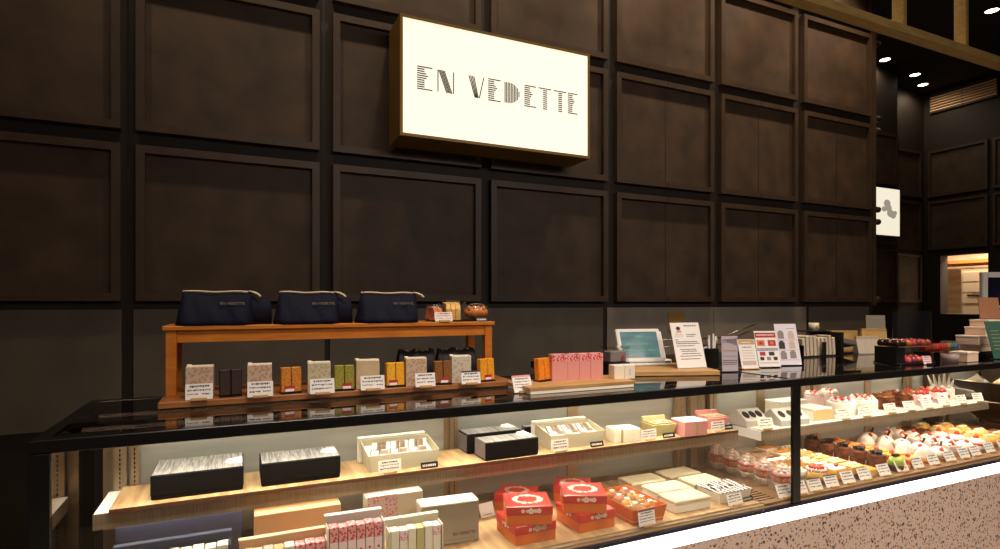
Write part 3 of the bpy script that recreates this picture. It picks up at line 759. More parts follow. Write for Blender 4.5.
# jar of biscuits, pen pot, cable
t = thing('biscuit_jar', 'dark jar of brown biscuits with clear lid behind the chef card', 'jar', (2.025, 2.06, ZD))
MB().lathe([(.034, 0), (.040, .010), (.040, .058), (.030, .070)], n=20).build('body', mat('dark_jar', C(44, 26, 20), .2), t)
for i in range(5): MB().ball((-.018 + .018 * (i % 3), -.036 + .002 * i, .026 + .018 * (i // 3)), (.010, .007, .010), 0, 10, 6).build('biscuit', FRUIT, t)
MB().lathe([(.031, .0702), (.033, .080), (.020, .090), (.002, .092)], n=20).build('lid', ACRYL, t)
t = thing('pen_pot', 'black square pot holding white sticks beside the grey leaflet stand', 'pot', (1.985, 1.975, ZD))
MB().box(-.026, .026, -.02, .02, 0, .090, bev=.002).build('pot', BLACKPLA, t)
for i, (x, yy, h, l) in enumerate(((-.017, 0, .135, -6), (-.008, .006, .150, -3), (.002, -.006, .158, 1), (.010, .004, .150, 3), (.017, 0, .146, 6))):
    MB().at((x, yy, .091), ry=l).box(-.004, .004, -.0025, .0025, 0, h - .091, bev=.0008).build('stick', PAPER, t)
t = thing('white_cable', 'looped white cable hanging beside the black pot', 'cable', (2.075, 2.09, ZD))
MB().tube([(.0 + .028 * math.sin(a * .45) - .004 * a * .3, 0, .008 + a * .0055 + .01 * math.cos(a * .6)) for a in range(16)], .0028, 6).build('loop', POSW, t)
MB().tube([(.012 + .024 * math.sin(a * .42 + .4) - .004 * a * .3, .008, .008 + a * .005 + .01 * math.cos(a * .5)) for a in range(16)], .0028, 6).build('loop', POSW, t)
t = thing('mini_printer', 'small white card reader on the worktop behind the chef card', 'reader', (1.905, 2.20, ZW))
MB().box(-.028, .028, -.02, .02, 0, .026, bev=.006, seg=2).build('body', POSW, t)
MB().box(-.02, .02, -.0215, -.0202, .008, .018).build('slot', BLACKPLA, t)
# wall rail behind the till
t = thing('utensil_rail', 'pair of thin steel rails on posts behind the till', 'rail', (2.36, 2.50, ZW))
for z in (.055, .095): MB().cyl((-.42, 0, z), (.20, 0, z), .004, n=8).build('rod', STEEL, t)
for x in (-.41, .19): MB().cyl((x, 0, 0), (x, 0, .11), .006, n=8).build('upright', STEEL, t)
m = MB(); m.cyl((.20, -.004, .055), (.40, -.05, .135), .0035, n=8); m.build('brace', STEEL, t)
m = MB(); m.cyl((.20, -.004, .095), (.44, -.06, .175), .0035, n=8); m.build('brace', STEEL, t)
# leaflets standing on the black top
def leaflet(name, label, loc, w_, h, rz, lean, paper, draw, foot=ACRYL):
    t = thing(name, label, 'leaflet stand', loc, rz)
    MB().at((0, 0, .004), rx=-lean).box(-w_ / 2, w_ / 2, 0, .002, 0, h).build('sheet', paper, t)
    m = MB().at((0, 0, .004), rx=-lean); draw(m, -.0005)
    m.build('print', [INK, REDINK, mat('blue_ink', C(62, 58, 130), .6), GREYINK, mat('orange_ink', C(214, 120, 60), .6), mat('tan_ink', C(196, 178, 160), .6), TAN, PAPER], t)
    MB().box(-w_ / 2, w_ / 2, -.010, .045, 0, .0038, bev=.001).build('stand', foot, t)
    return t
def lines(m, y, x0, x1, zs, mi=0, h=.003):
    rn = random.Random(int(x0 * 1e4) + len(zs))
    for z in zs:
        x = x0
        while x < x1:
            l = rn.uniform(.004, .010); m.box(x, min(x + l, x1), y, -.0001, z, z + h, mi); x += l + .0025
def d_grey(m, y):
    m.prism([(-.028, .138), (.035, .142), (.035, .108), (-.005, .125)], y, -.0001, 3); lines(m, y * 1.4, -.034, .034, (.132, .124)); lines(m, y * 1.4, -.032, .032, (.088, .085), 6, .004); lines(m, y * 1.4, -.030, .034, (.063,), 3); lines(m, y * 1.4, -.034, .034, (.044, .036, .028))
def d_frame(m, y):
    m.box(-.040, .040, y, -.0001, .110, .132, 6); lines(m, y * 2, -.025, .02, (.118,), 7, .004); lines(m, y, -.025, .022, (.095,), 0, .004); lines(m, y, -.028, .03, (.080, .068, .055, .043), 6); m.box(-.034, .034, y, -.0001, .014, .034, 5)
def d_red(m, y):
    m.box(-.053, .053, y, -.0001, .138, .162, 1)
    lines(m, y * 2, -.045, .045, (.148,), 7, .005)
    for x in (-.028, .028):
        m.box(x - .020, x + .020, y, -.0001, .098, .126, 1 if x > 0 else 4); m.lathe([(.009, 0), (.009, .0001)], (0, 0, 0), 8) if False else m.box(x - .009, x + .009, y * 2, -.0001, .105, .119, 4 if x > 0 else 1)
    m.box(-.052, .052, y, -.0001, .076, .087, 2); lines(m, y * 2, -.05, .05, (.080,), 7, .004)
    for i, x in enumerate((-.028, .018)): m.box(x - .014, x + .014, y, -.0001, .052, .070, 1 if i == 0 else 0)
    for i, x in enumerate((-.034, .0, .034)): m.box(x - .010, x + .010, y, -.0001, .030, .046, (0, 3, 0)[i])
    lines(m, y, -.045, .045, (.016,), 3)
def d_prod(m, y):
    lines(m, y, .005, .05, (.176,), 3)
    for (x, z, mi) in ((-.030, .145, 3), (.024, .143, 5), (-.032, .095, 0), (.022, .095, 5), (-.030, .045, 3), (.02, .048, 3)):
        m.box(x - .016, x + .016, y, -.0001, z - .018, z + .014, mi); m.box(x - .010, x + .010, y, -.0001, z + .0142, z + .022, mi)
    lines(m, y, -.05, .05, (.070, .022, .119), 3, .002)
leaflet('leaflet_stand', 'grey printed leaflet in a small clear stand right of the black pot', (1.945, 1.828, ZD), .076, .152, -14, 3, mat('lilac_paper', C(186, 172, 180), .6), d_grey)
leaflet('menu_frame', 'small cream menu in a gold-topped frame beside the grey leaflet', (2.112, 1.868, ZD), .086, .134, -14, 16, PAPER, d_frame, TAN)
leaflet('leaflet_stand', 'white leaflet with red header and blue band on the black top', (2.248, 1.876, ZD), .110, .170, -16, 16, PAPER, d_red)
leaflet('leaflet_stand', 'tallest white leaflet with small product pictures, rightmost of the row', (2.408, 1.893, ZD), .116, .200, -16, 14, mat('cool_paper', C(224, 214, 222), .5), d_prod)
# bags in a black rack
rk = thing('bag_rack', 'black wire rack holding cream carrier bags on the worktop', 'rack', (3.00, 2.22, ZW))
MB().box(-.21, .125, -.10, .10, 0, .004).build('tray', BLACKPLA, rk)
MB().box(.108, .122, -.105, .10, .0042, .135).build('end_plate', BLACKPLA, rk)
MB().box(-.06, -.035, -.112, -.102, 0, .085).build('front_clip', BLACKPLA, rk)
MB().box(-.21, -.20, -.10, .10, .0042, .07).build('end_plate', BLACKPLA, rk)
MB().box(-.03, .14, -.02, .10, .1352, .140).build('top_plate', BLACKPLA, rk)
bagm = mat('cream_bags', C(214, 196, 172), .6, 0, C(196, 176, 150), 40, (12, 1, .4))
for i in range(9):
    x = -.187 + i * .031
    o = MB().at((0, 0, 0), ry=-5).box(0, .023, -.085, .085, 0, .100 + (.012 if i in (1, 2, 3, 7) else 0), bev=.003).build('carrier_bag', bagm, None, (x, 2.22 - .004 * 0, 0))
    o.location = (3.00 + x, 2.22, ZW + .0068)
    tag(o, ('cream folded carrier bag at the left end of the black rack', 'cream folded carrier bag, second from the left in the black rack', 'cream folded carrier bag, third from the left in the black rack',
            'cream folded carrier bag, fourth from the left in the black rack', 'cream folded carrier bag in the middle of the black rack', 'cream folded carrier bag, fourth from the right in the black rack',
            'cream folded carrier bag, third from the right in the black rack', 'cream folded carrier bag, second from the right in the black rack', 'cream folded carrier bag against the black end plate of the rack')[i], 'bag', 'carrier bags in the rack')
t = thing('paper_cup', 'small cream paper cup standing on top of the black bag rack', 'cup', (3.06, 2.255, ZW + .1402))
MB().lathe([(.022, 0), (.028, .045), (.026, .045), (.020, .004)], n=18).build('cup', CREAM, t)
MB().box(-.012, .012, -.0272, -.026, .014, .030).build('cup_print', TAN, t)
t = thing('card_reader', 'grey payment terminal lying by the bag rack', 'terminal', (3.27, 2.25, ZW))
m = MB().at((0, 0, .040), rx=-12, ry=8); m.box(-.06, .06, -.08, .08, 0, .035, bev=.006); m.build('body', mat('grey_plastic', C(104, 94, 84), .5), t)
m = MB().at((0, 0, .040), rx=-12, ry=8); m.box(-.035, .035, -.01, .06, .0352, .037); m.build('display', BLACKPLA, t)
MB().box(-.05, .05, -.06, .06, 0, .011).build('cradle', BLACKPLA, t)
KR = mat('kraft_bag', C(206, 164, 92), .6, 0, C(190, 146, 78), 8)
for i, (x, y, hh, wd, rz, mm, lb) in enumerate(((3.49, 2.38, .115, .19, -24, KR, 'yellow kraft paper bag behind the payment terminal'), (3.60, 2.25, .130, .15, -24, KR, 'taller yellow kraft bag next to the chocolate display'), (3.44, 2.19, .090, .13, -24, bagm, 'cream paper packet leaning before the kraft bags'))):
    t = thing('paper_bag', lb, 'bag', (x, y, ZW), rz)
    m = MB(); m.frustum(-wd / 2, wd / 2, -.03, .03, 0, hh, .004, -.022); m.build('body', mm, t)
    m = MB(); m.box(-wd / 2 - .002, wd / 2 + .002, -.010, .006, hh + .0002, hh + .012); m.build('folded_top', mm, t)
t = thing('staff_notice', 'grey paper notice in a stand behind the kraft bags', 'notice', (3.975, 2.46, ZW), -30)
MB().at((0, 0, .003), rx=-4).box(-.062, .062, 0, .003, 0, .215).build('sheet', mat('grey_paper', C(168, 158, 140), .6), t)
m = MB().at((0, 0, .003), rx=-4); lines(m, -.0005, -.05, .05, (.185, .17, .155, .14, .125, .11), 0); m.build('print', GREYINK, t)
MB().box(-.09, .09, -.02, .04, 0, .0028).build('stand', BLACKPLA, t)
t = thing('ochre_reflection', 'small ochre patch for a reflection on the grey splash panel above the till', 'notice', (2.95, 3.286, 1.295))
MB().box(-.075, .075, -.004, 0, 0, .14).build('sheet', mat('ochre_reflected_tone', C(150, 116, 56), .7), t)  # flat ochre rectangle standing in for a reflection in the glass
MB().box(-.006, .006, -.006, -.0042, .12, .13).build('pin', BRONZE, t)

# ------------------------------------------------------------------ chocolate display on the counter
BX0, BY0 = 3.07, 1.745
cd = thing('chocolate_stand', 'two-tier black display stand for bonbons on the showcase top', 'stand', (BX0, BY0, ZD), -4)
MB().box(-.165, .095, -.075, .065, 0, .006, bev=.002).build('base', BLACKPLA, cd)
MB().box(-.165, .095, -.065, .062, .084, .088).build('tier', ACRYL, cd)
MB().box(-.165, .095, -.0675, -.0655, .0842, .0878).build('tier_edge', GOLD, cd)
MB().box(-.165, -.105, -.055, .055, .0062, .0838).build('support', BLACKPLA, cd)
for x, y in ((.090, -.060), (.090, .057)): MB().box(x - .003, x + .003, y - .003, y + .003, .0062, .0838).build('pillar', ACRYL, cd)
MB().box(-.165, .095, -.065, -.063, .0882, .120).build('guard', ACRYL, cd)
BC = [(C(44, 24, 18), 'dark chocolate'), (C(226, 120, 60), 'orange'), (C(214, 84, 92), 'pink'), (C(150, 60, 84), 'plum'), (C(206, 90, 70), 'coral'), (C(170, 84, 40), 'amber')]
nb = 0
def bonbon(x, y, z, c, nm, lb, r=.016):
    m = MB(); m.lathe([(r * .75, 0), (r, r * .5), (r * .9, r * 1.1), (r * .5, r * 1.6), (.001, r * 1.75)], n=16)
    o = m.build('bonbon', mat('bonbon_' + nm.replace(' ', '_'), c, .15, coat=.4), loc=(BX0 + x * math.cos(R(-4)) - y * math.sin(R(-4)), BY0 + x * math.sin(R(-4)) + y * math.cos(R(-4)), ZD + z))
    tag(o, lb, 'chocolate', 'bonbons on the black stand')
    MB().at((0, 0, r * 1.72)).tube([(-.006, 0, 0), (0, .002, .002), (.006, 0, 0)], .0016, 5).build('swirl', CHOCD if nm != 'dark chocolate' else CRM, o)
ordn = ('front', 'second', 'third')
for ci, (x, (c, nm)) in enumerate(zip((-.145, -.066, -.030, .006, .042, .077), BC)):
    for r in range(3):
        if ci == 0:
            bonbon(x + .0, -.042 + r * .038, .0882, c, nm, 'dark chocolate bonbon at the left of the upper tier, %s from the front' % ordn[r], .019)
            bonbon(x + .040, -.042 + r * .038, .0882, c, nm, 'dark chocolate bonbon of the second upper column, %s from the front' % ordn[r], .018)
        else:
            bonbon(x, -.042 + r * .038, .0882, c, nm, '%s bonbon on the upper tier, %s from the front' % (nm, ordn[r]), .0175)
for ci, (x, k_) in enumerate(((-.080, 2), (-.042, 3), (-.004, 4), (.034, 1), (.072, 5))):
    for r in range(2):
        bonbon(x, -.05 + r * .06, .0062, BC[k_][0], BC[k_][1], '%s bonbon low on the black base plate, %s row' % (BC[k_][1], ('front', 'rear')[r]), .018)
card('price_card', 'small pale price card before the lower bonbons', 'card', (3.05, 1.642, ZD), .052, .040, -8, 14, PINKPAPER, seed=77, foot=BLACKPLA)
# row of red macarons in a clear tray, gauge disc at its end
t = thing('macaron_tray', 'clear box holding a row of red macarons beside the bonbon stand', 'tray', (3.375, 1.765, ZD))
MB().box(-.155, .155, -.05, .05, .045, .049).box(-.155, .155, -.05, .05, .092, .094).box(-.155, -.153, -.05, .05, .0492, .0918).build('clear_box', ACRYL, t)
MB().box(-.15, -.12, -.04, .04, 0, .0448).build('leg', BLACKPLA, t); MB().box(.12, .15, -.04, .04, 0, .0448).build('leg', BLACKPLA, t)
MAC = [C(196, 40, 34)] * 9 + [C(190, 120, 40), C(80, 130, 70), C(54, 104, 140), C(70, 120, 190)]
for i, c in enumerate(MAC):
    x = -.138 + i * .0228
    m = MB(); m.M = Matrix.Rotation(R(90), 4, 'Y'); m.lathe([(.001, -.0095), (.014, -.0095), (.019, -.006), (.0195, -.003)], n=18, m=0, caps=False); m.lathe([(.017, -.003), (.017, .003)], n=18, m=1, caps=False); m.lathe([(.0195, .003), (.019, .006), (.014, .0095), (.001, .0095)], n=18, m=0, caps=False)
    o = m.build('macaron', [mat('macaron_%d' % (i if i > 8 else 0), c, .45), mat('macaron_filling', C(240, 200, 180), .6)], loc=(3.375 + x, 1.765, ZD + .0692))
    nth = ('leftmost', 'second', 'third', 'fourth', 'fifth', 'sixth', 'seventh', 'eighth', 'ninth')
    tag(o, ('%s red macaron of the row in the clear tray' % (nth[i] + (' from the left' if i else ''))).replace('from the left red', 'red') if i < 9 else '%s macaron at the right end of the clear tray row' % ('amber', 'green', 'teal', 'blue')[i - 9], 'macaron', 'macarons in the clear tray')
t = thing('plastic_cup', 'frosted plastic cup standing under the macaron tray', 'cup', (3.285, 1.668, ZD))
MB().lathe([(.034, 0), (.040, .042), (.038, .042), (.032, .003)], n=20).build('cup', mat('frosted_pink', C(170, 140, 136), .4), t)
MB().lathe([(.042, .0422), (.042, .045)], n=20).build('lid', ACRYL, t)
# stacked cream boxes, cards and screen at the right end
for i, (x0, x1, y0, y1, z0, z1, lb) in enumerate(((3.355, 3.455, 1.625, 1.705, 0, .050, 'small cream box at the counter edge under the stacked pale boxes'), (3.74, 4.42, 1.745, 1.85, .030, .068, 'lowest long pale box of the stepped stack at the right'),
        (3.70, 4.42, 1.74, 1.85, .0685, .118, 'second pale box from the bottom of the stepped stack'), (3.79, 4.42, 1.75, 1.85, .1185, .165, 'third pale box from the bottom of the stepped stack'), (3.84, 4.42, 1.76, 1.85, .1655, .205, 'topmost pale box of the stepped stack at the right'))):
    t = thing('pale_box', lb, 'box', ((x0 + x1) / 2, (y0 + y1) / 2, ZD + z0), 0, 'pale boxes at the right end')
    a, b = (x1 - x0) / 2, (y1 - y0) / 2
    MB().box(-a, a, -b, b, 0, z1 - z0 - .009, bev=.0015).build('carton', mat('pale_box_card', C(228, 196, 170), .55), t)
    MB().box(-a - .002, a + .002, -b - .002, b + .002, z1 - z0 - .0088, z1 - z0, bev=.001).build('lid', mat('pale_box_lid', C(238, 212, 190), .55), t)
t = thing('box_stand', 'dark low stand carrying the stepped pale boxes', 'stand', (4.10, 1.795, ZD))
MB().box(-.34, .32, -.065, .065, 0, .022, bev=.002).build('plate', BLACKPLA, t)
for x in (-.30, .26): MB().box(x - .03, x + .03, -.045, .052, .0222, .0298).build('runner', BLACKPLA, t)
t = thing('green_menu_card', 'dark green menu card leaning on the stepped pale boxes', 'card', (3.72, 1.640, ZD), -20)
MB().at((0, 0, .003), rx=-16).box(-.050, .050, 0, .003, 0, .205).build('sheet', mat('dark_green', C(34, 78, 62), .6), t)
m = MB().at((0, 0, .003), rx=-16)
for z in (.05, .07, .09, .11, .13, .15): lines(m, -.0006, -.03, .02, (z,), 0)
m.build('lettering', mat('pale_gold', C(176, 156, 96), .5), t)
MB().box(-.05, .05, -.01, .03, 0, .0028).build('stand', BLACKPLA, t)
t = thing('kraft_card', 'brown kraft card standing on top of the pale boxes', 'card', (3.955, 1.800, ZD + .2052), -30)
MB().at((0, 0, .003), rx=-10).box(-.055, .055, 0, .004, 0, .125).build('sheet', mat('kraft_brown', C(150, 98, 62), .7), t)
MB().box(-.05, .05, -.01, .04, 0, .0028).build('stand', BLACKPLA, t)
t = thing('framed_screen', 'dark screen in a white frame standing at the right end', 'screen', (5.17, 2.20, ZW), -30)
for x in (-.22, .22): MB().box(x - .02, x + .02, -.02, .02, .004, .53, bev=.006).build('frame_post', POSW, t)
MB().box(-.20, .20, -.018, .018, .49, .528).build('frame_rail', POSW, t)
MB().box(-.20, .20, -.018, .018, .12, .14).build('frame_rail', POSW, t)
MB().box(-.20, .20, -.006, .006, .1402, .4898).build('screen', mat('night_screen', C(16, 18, 34), .12, 0, C(26, 30, 60), 6), t)
m = MB(); m.tube([(-.17, -.0085, .30), (-.13, -.0085, .27), (-.09, -.0085, .29), (-.05, -.0085, .26)], .003, 5); m.tube([(-.16, -.0085, .20), (-.12, -.0085, .24), (-.10, -.0085, .23)], .003, 5)
m.build('glow_lines', mat('screen_glow', C(120, 150, 230), .4, emit=(.3, .45, 1, 1), estr=1.2), t)
MB().box(-.25, .25, -.06, .06, 0, .0038).build('foot', POSW, t)
t = thing('sneeze_guard', 'clear acrylic guard panel standing behind the bonbon stand', 'screen', (3.405, 1.915, ZD), -50)
MB().box(-.09, .09, -.002, .002, .010, .255).build('panel', SCREENG, t)
for x in (-.06, .06): MB().box(x - .010, x + .010, -.02, .02, 0, .0098).build('foot', ACRYL, t)
# appliances seen through the hatch
t = thing('steel_fridge', 'pale kitchen cabinet with drawers seen through the wall hatch', 'cabinet', (11.2, 5.32, 0))
MB().box(-.4, .4, -.42, .0, 0, 2.05).build('body', mat('cabinet_cream', C(206, 180, 150), .5), t)
for z in (1.3, 1.5, 1.68, 1.85): MB().box(-.42, -.402, -.40, -.03, z, z + .15).build('drawer', mat('drawer_cream', C(220, 196, 166), .5), t)
MB().box(-.43, -.4205, -.3, -.1, 1.62, 1.64).build('handle', BLACKMET, t)
t = thing('orange_shelf', 'orange lit wooden shelf above the kitchen cabinet in the hatch', 'shelf', (11.4, 5.4, 2.16))
MB().box(-.5, .5, -.9, .9, 0, .05).build('board', mat('orange_wood', C(214, 130, 62), .5), t)
MB().box(-.5, .5, .88, .9, -.08, -.0005).build('bracket', BRONZE, t)

# ================================================================== GOODS ON THE LEFT SHELF
ZS = .9430
def black_box(label, x0, x1, y0, y1, rz=0, sticker=True, ridges=0, h=.070):
    t = thing('black_gift_box', label, 'box', ((x0 + x1) / 2, (y0 + y1) / 2, ZS), rz, 'black gift boxes on the shelf')
    a, b = (x1 - x0) / 2, (y1 - y0) / 2
    MB().box(-a, a, -b, b, 0, h - .0205, bev=.003).build('base', BLACKFACE, t)
    MB().box(-a - .0015, a + .0015, -b - .0015, b + .0015, h - .060 if not ridges else .004, h, bev=.003).build('sleeve', BLACKFACE, t)
    MB().box(-a + .002, a - .002, -b + .002, b - .002, h + .0001, h + .0008).build('top_sheet', BLACKBOX, t)
    if sticker:
        m = MB(); m.prism([(a - .002, 0), (a - .002, .075), (a - .040, .060), (a - .052, .030), (a - .040, .006)], -.0001, .0003)
        m2 = MB(); m2.add([(x, -b + .04 + z * 1.0, h + .0012 + y) for x, y, z in m.v], m.f); m2.build('corner_label', PAPER, t)
    if ridges:
        m = MB()
        for i in range(9): m.box(-a - .0022, -a - .0016, -b, b, .008 + i * .0068, .0115 + i * .0068)
        m.build('side_ribs', GREYINK, t)
    return t
black_box('black gift box with grained top and painted-in grey sheen at the left end of the shelf', -.225, .012, 1.862, 2.035)
black_box('black gift box with grained top and painted-in grey sheen, second along the shelf', .062, .294, 1.862, 2.000)
black_box('black ribbed gift box in front of its twin near the shelf middle', .788, 1.000, 1.838, 1.930, 1, True, 1, .064)
black_box('black ribbed gift box standing behind its twin near the shelf middle', .764, .985, 1.950, 2.040, 0, True, 1, .072)
black_box('black ribbed gift box half hidden behind the second open cream box', 1.035, 1.235, 2.015, 2.042, 0, False, 1, .062)

PACKW = mat('foil_white', C(240, 234, 222), .25, .1, C(216, 204, 186), 40)
PACKB = mat('foil_brown', C(136, 112, 88), .3, .1, C(106, 82, 60), 40)
def open_box(label, x0, x1, y0, y1, h, n, outer, rz=0, lidback=True):
    t = thing('open_gift_box', label, 'box', ((x0 + x1) / 2, (y0 + y1) / 2, ZS), rz, 'open boxes on the shelf')
    a, b = (x1 - x0) / 2, (y1 - y0) / 2
    o = MB(); th = .002; g = .008; sl = .022           # front lower than the back: the goods face the viewer
    def wall(p): o.add(p, [(0, 1, 2, 3), (7, 6, 5, 4), (0, 4, 5, 1), (1, 5, 6, 2), (2, 6, 7, 3), (3, 7, 4, 0)])
    o.box(-a, a, -b, b, 0, th)
    wall([(-a, -b, th), (a, -b, th), (a + g, -b - g, h), (-a - g, -b - g, h), (-a, -b + th, th), (a, -b + th, th), (a + g, -b - g + th, h), (-a - g, -b - g + th, h)])
    wall([(-a, b, th), (a, b, th), (a + g, b, h + sl), (-a - g, b, h + sl), (-a, b - th, th), (a, b - th, th), (a + g, b - th, h + sl), (-a - g, b - th, h + sl)])
    for q in (-1, 1):
        wall([(q * a, -b, th), (q * a, b, th), (q * (a + g), b, h + sl), (q * (a + g), -b - g, h), (q * (a - th), -b, th), (q * (a - th), b, th), (q * (a + g - th), b, h + sl), (q * (a + g - th), -b - g, h)])
    o.build('tray', outer, t)
    if lidback:
        m = MB(); m.box(-a - .014, a + .002, b + .004, b + .028, 0, h + sl + .008, bev=.002); m.build('lid', IVORY, t)
    k = MB().at((0, 0, h * .80), rx=12); k.box(-a + .003, a - .003, -b + .006, b - .008, 0, .003); k.build('insert', IVORY, t)
    for i in range(n):
        x = -a + .014 + (i + .5) * (2 * a - .028) / n; ww = (2 * a - .028) / n * .46
        m = MB().at((x, 0, h * .80 + .004), rx=12, rz=-16)
        m.box(-ww, ww, -b + .012, b - .014, 0, .012, 0, bev=.003)
        m.frustum(-ww * .8, ww * .8, -b + .02, -b + .05, .0122, .0140, -.004, -.006, 1)
        m.box(-ww * .9, ww * .2, -.01, b - .02, .0122, .0130, 1)
        m.build('sachet', [PACKW, PACKB] if i % 2 else [PACKB, PACKW], t)
    return t
open_box('open cream box of foil sachets right of the two long black boxes', .392, .618, 1.868, 1.998, .056, 6, CREAMT)
open_box('open cream box of foil sachets right of the ribbed black boxes', 1.075, 1.305, 1.868, 1.984, .056, 6, CREAMT, 0)
t = thing('cream_box', 'small cream box with a tan ribbon band on the shelf', 'box', (1.415, 1.885, ZS), -6)
MB().box(-.056, .056, -.040, .040, 0, .054, bev=.0015).build('carton', CREAM, t)
MB().box(-.030, -.022, -.0412, .0412, .0002, .0552).build('ribbon', TAN, t)
GREENC = mat('greenish_card', C(196, 184, 126), .5)
def small_tray(label, x, y, col, inner, rz):
    t = thing('open_gift_box', label, 'box', (x, y, ZS), rz, 'open boxes on the shelf')
    o = MB(); a, b, h = .048, .036, .048
    o.frustum(-a, a, -b, b, 0, h, .012, .010); o.build('tray', col, t)
    m = MB(); m.box(-a - .004, a + .004, -b - .002, b - .010, h + .0004, h + .007, bev=.002); m.build('contents', inner, t)
    m = MB().at((0, b - .004, h + .001), rx=-14); m.box(-a - .010, a + .010, -.006, .010, 0, .024, bev=.004); m.build('rolled_lid', col, t)
    for i in range(4): MB().box(-a + .006 + i * .022, -a + .022 + i * .022, -b + .004, -b + .018, h + .0072, h + .012, bev=.002).build('sachet', PACKW if i % 2 else inner, t)
small_tray('open pale green box with rolled lid beside the cream ribbon box', 1.622, 1.915, GREENC, TAN, -5)
small_tray('open pink box of sweets at the right end of the wooden shelf', 1.930, 1.920, PINKC, mat('salmon', C(230, 160, 120), .5), -5)
t = thing('pink_box', 'closed pink box between the two small open boxes on the shelf', 'box', (1.745, 1.865, ZS), -5)
MB().box(-.058, .058, -.046, .046, 0, .060, bev=.0015).build('carton', PINKC, t)
MB().box(-.0585, .0585, -.0465, .0465, .0602, .062).build('top_sheet', PINKL, t)
MB().box(-.002, .012, -.0472, -.0468, .002, .058).build('ribbon', TAN, t)
for i, (x, y, wd, hh, lb) in enumerate(((.450, 1.840, .076, .040, 'small tan price card before the first open cream box'), (1.095, 1.840, .076, .042, 'small tan price card before the second open cream box'),
        (1.515, 1.842, .080, .040, 'small tan price card beside the open pale green box'), (1.890, 1.842, .080, .042, 'small tan price card before the open pink box'))):
    card('price_card', lb, 'card', (x, y + .001, ZS), wd, hh, 2, 5, TAGPAPER, seed=40 + i, group='cards on the left shelf')
for i, (x, y, lb) in enumerate(((.585, 1.838, 'tiny black name plate before the first open cream box'), (1.262, 1.840, 'tiny black name plate before the second open cream box'), (1.615, 1.838, 'tiny black name plate before the open pale green box'), (1.955, 1.850, 'tiny black name plate by the open pink box'))):
    t = thing('name_plate', lb, 'sign', (min(x, 1.955), y, ZS), 0, 'black name plates in the showcase')
    MB().at((0, 0, .001), rx=-18).box(-.030, .030, 0, .002, 0, .020).build('plate', BLACKPLA, t)
    m = MB().at((0, 0, .001), rx=-18)
    for j in range(8): m.box(-.024 + j * .006, -.021 + j * .006, -.0004, -.0001, .006, .013)
    m.build('lettering', TAGPAPER, t)

# ================================================================== GOODS ON THE LEFT DECK
ZK = .7285
t = thing('slate_box', 'dark slate-blue flat box standing upright at the left back of the deck', 'box', (-.150, 1.905, ZK))
MB().box(-.165, .160, -.020, .030, 0, .145, bev=.003).build('carton', SLATE, t)
MB().box(-.166, .161, -.0205, .0305, .1451, .152, bev=.001).build('lid', SLATE, t)
t = thing('peach_box', 'peach wrapped box standing behind the peach biscuit set', 'box', (.170, 1.868, ZK))
MB().box(-.128, .126, -.018, .050, 0, .134, bev=.004, seg=2).build('carton', PEACH, t)
MB().box(-.1285, .1265, -.0185, .0505, .040, .044).build('seam', mat('peach_seam', C(226, 176, 130), .5), t)
t = thing('white_wrapped_box', 'white wrapped box with a pink petal band behind the pink set', 'box', (.468, 1.868, ZK))
MB().box(-.092, .098, -.018, .052, 0, .140, bev=.005, seg=2).build('carton', IVORY, t)
MB().box(-.088, .010, -.0192, .0532, .002, .1412).build('petal_band', FLORAL_P, t)
t = thing('silver_box', 'tall silver-white box with small grey lettering right of the cream set', 'box', (.628, 1.745, ZK), -4)
MB().box(-.105, .085, -.030, .042, 0, .125, bev=.002).build('carton', GREYCARD, t)
MB().box(-.1055, .0855, -.0305, .0425, .1252, .132, bev=.002).build('lid', IVORY, t)
text_mesh('EN VEDETTE', .0135, 'lettering', INK, t, (.035, -.0308, .030))
m = MB(); lines(m, 0, -.04, .07, (.012,), 0, .003); m.at((0, -.0305, 0)); m.v = [(x, y - .0305, z) for x, y, z in m.v]; m.build('small_print', GREYINK, t)
t = thing('folded_leaflet', 'small white folded leaflet behind the silver box', 'leaflet', (.815, 1.90, ZK), 10)
m = MB(); m.add([(-.03, -.02, 0), (.03, -.02, 0), (.03, 0, .045), (-.03, 0, .045), (.03, .02, 0), (-.03, .02, 0)], [(0, 1, 2, 3), (3, 2, 4, 5)]); 
m.build('sheet', PAPER, t, fix=False)
m = MB(); m.box(-.02, .02, -.0170, -.0162, .006, .009); m.build('print', GREYINK, t)

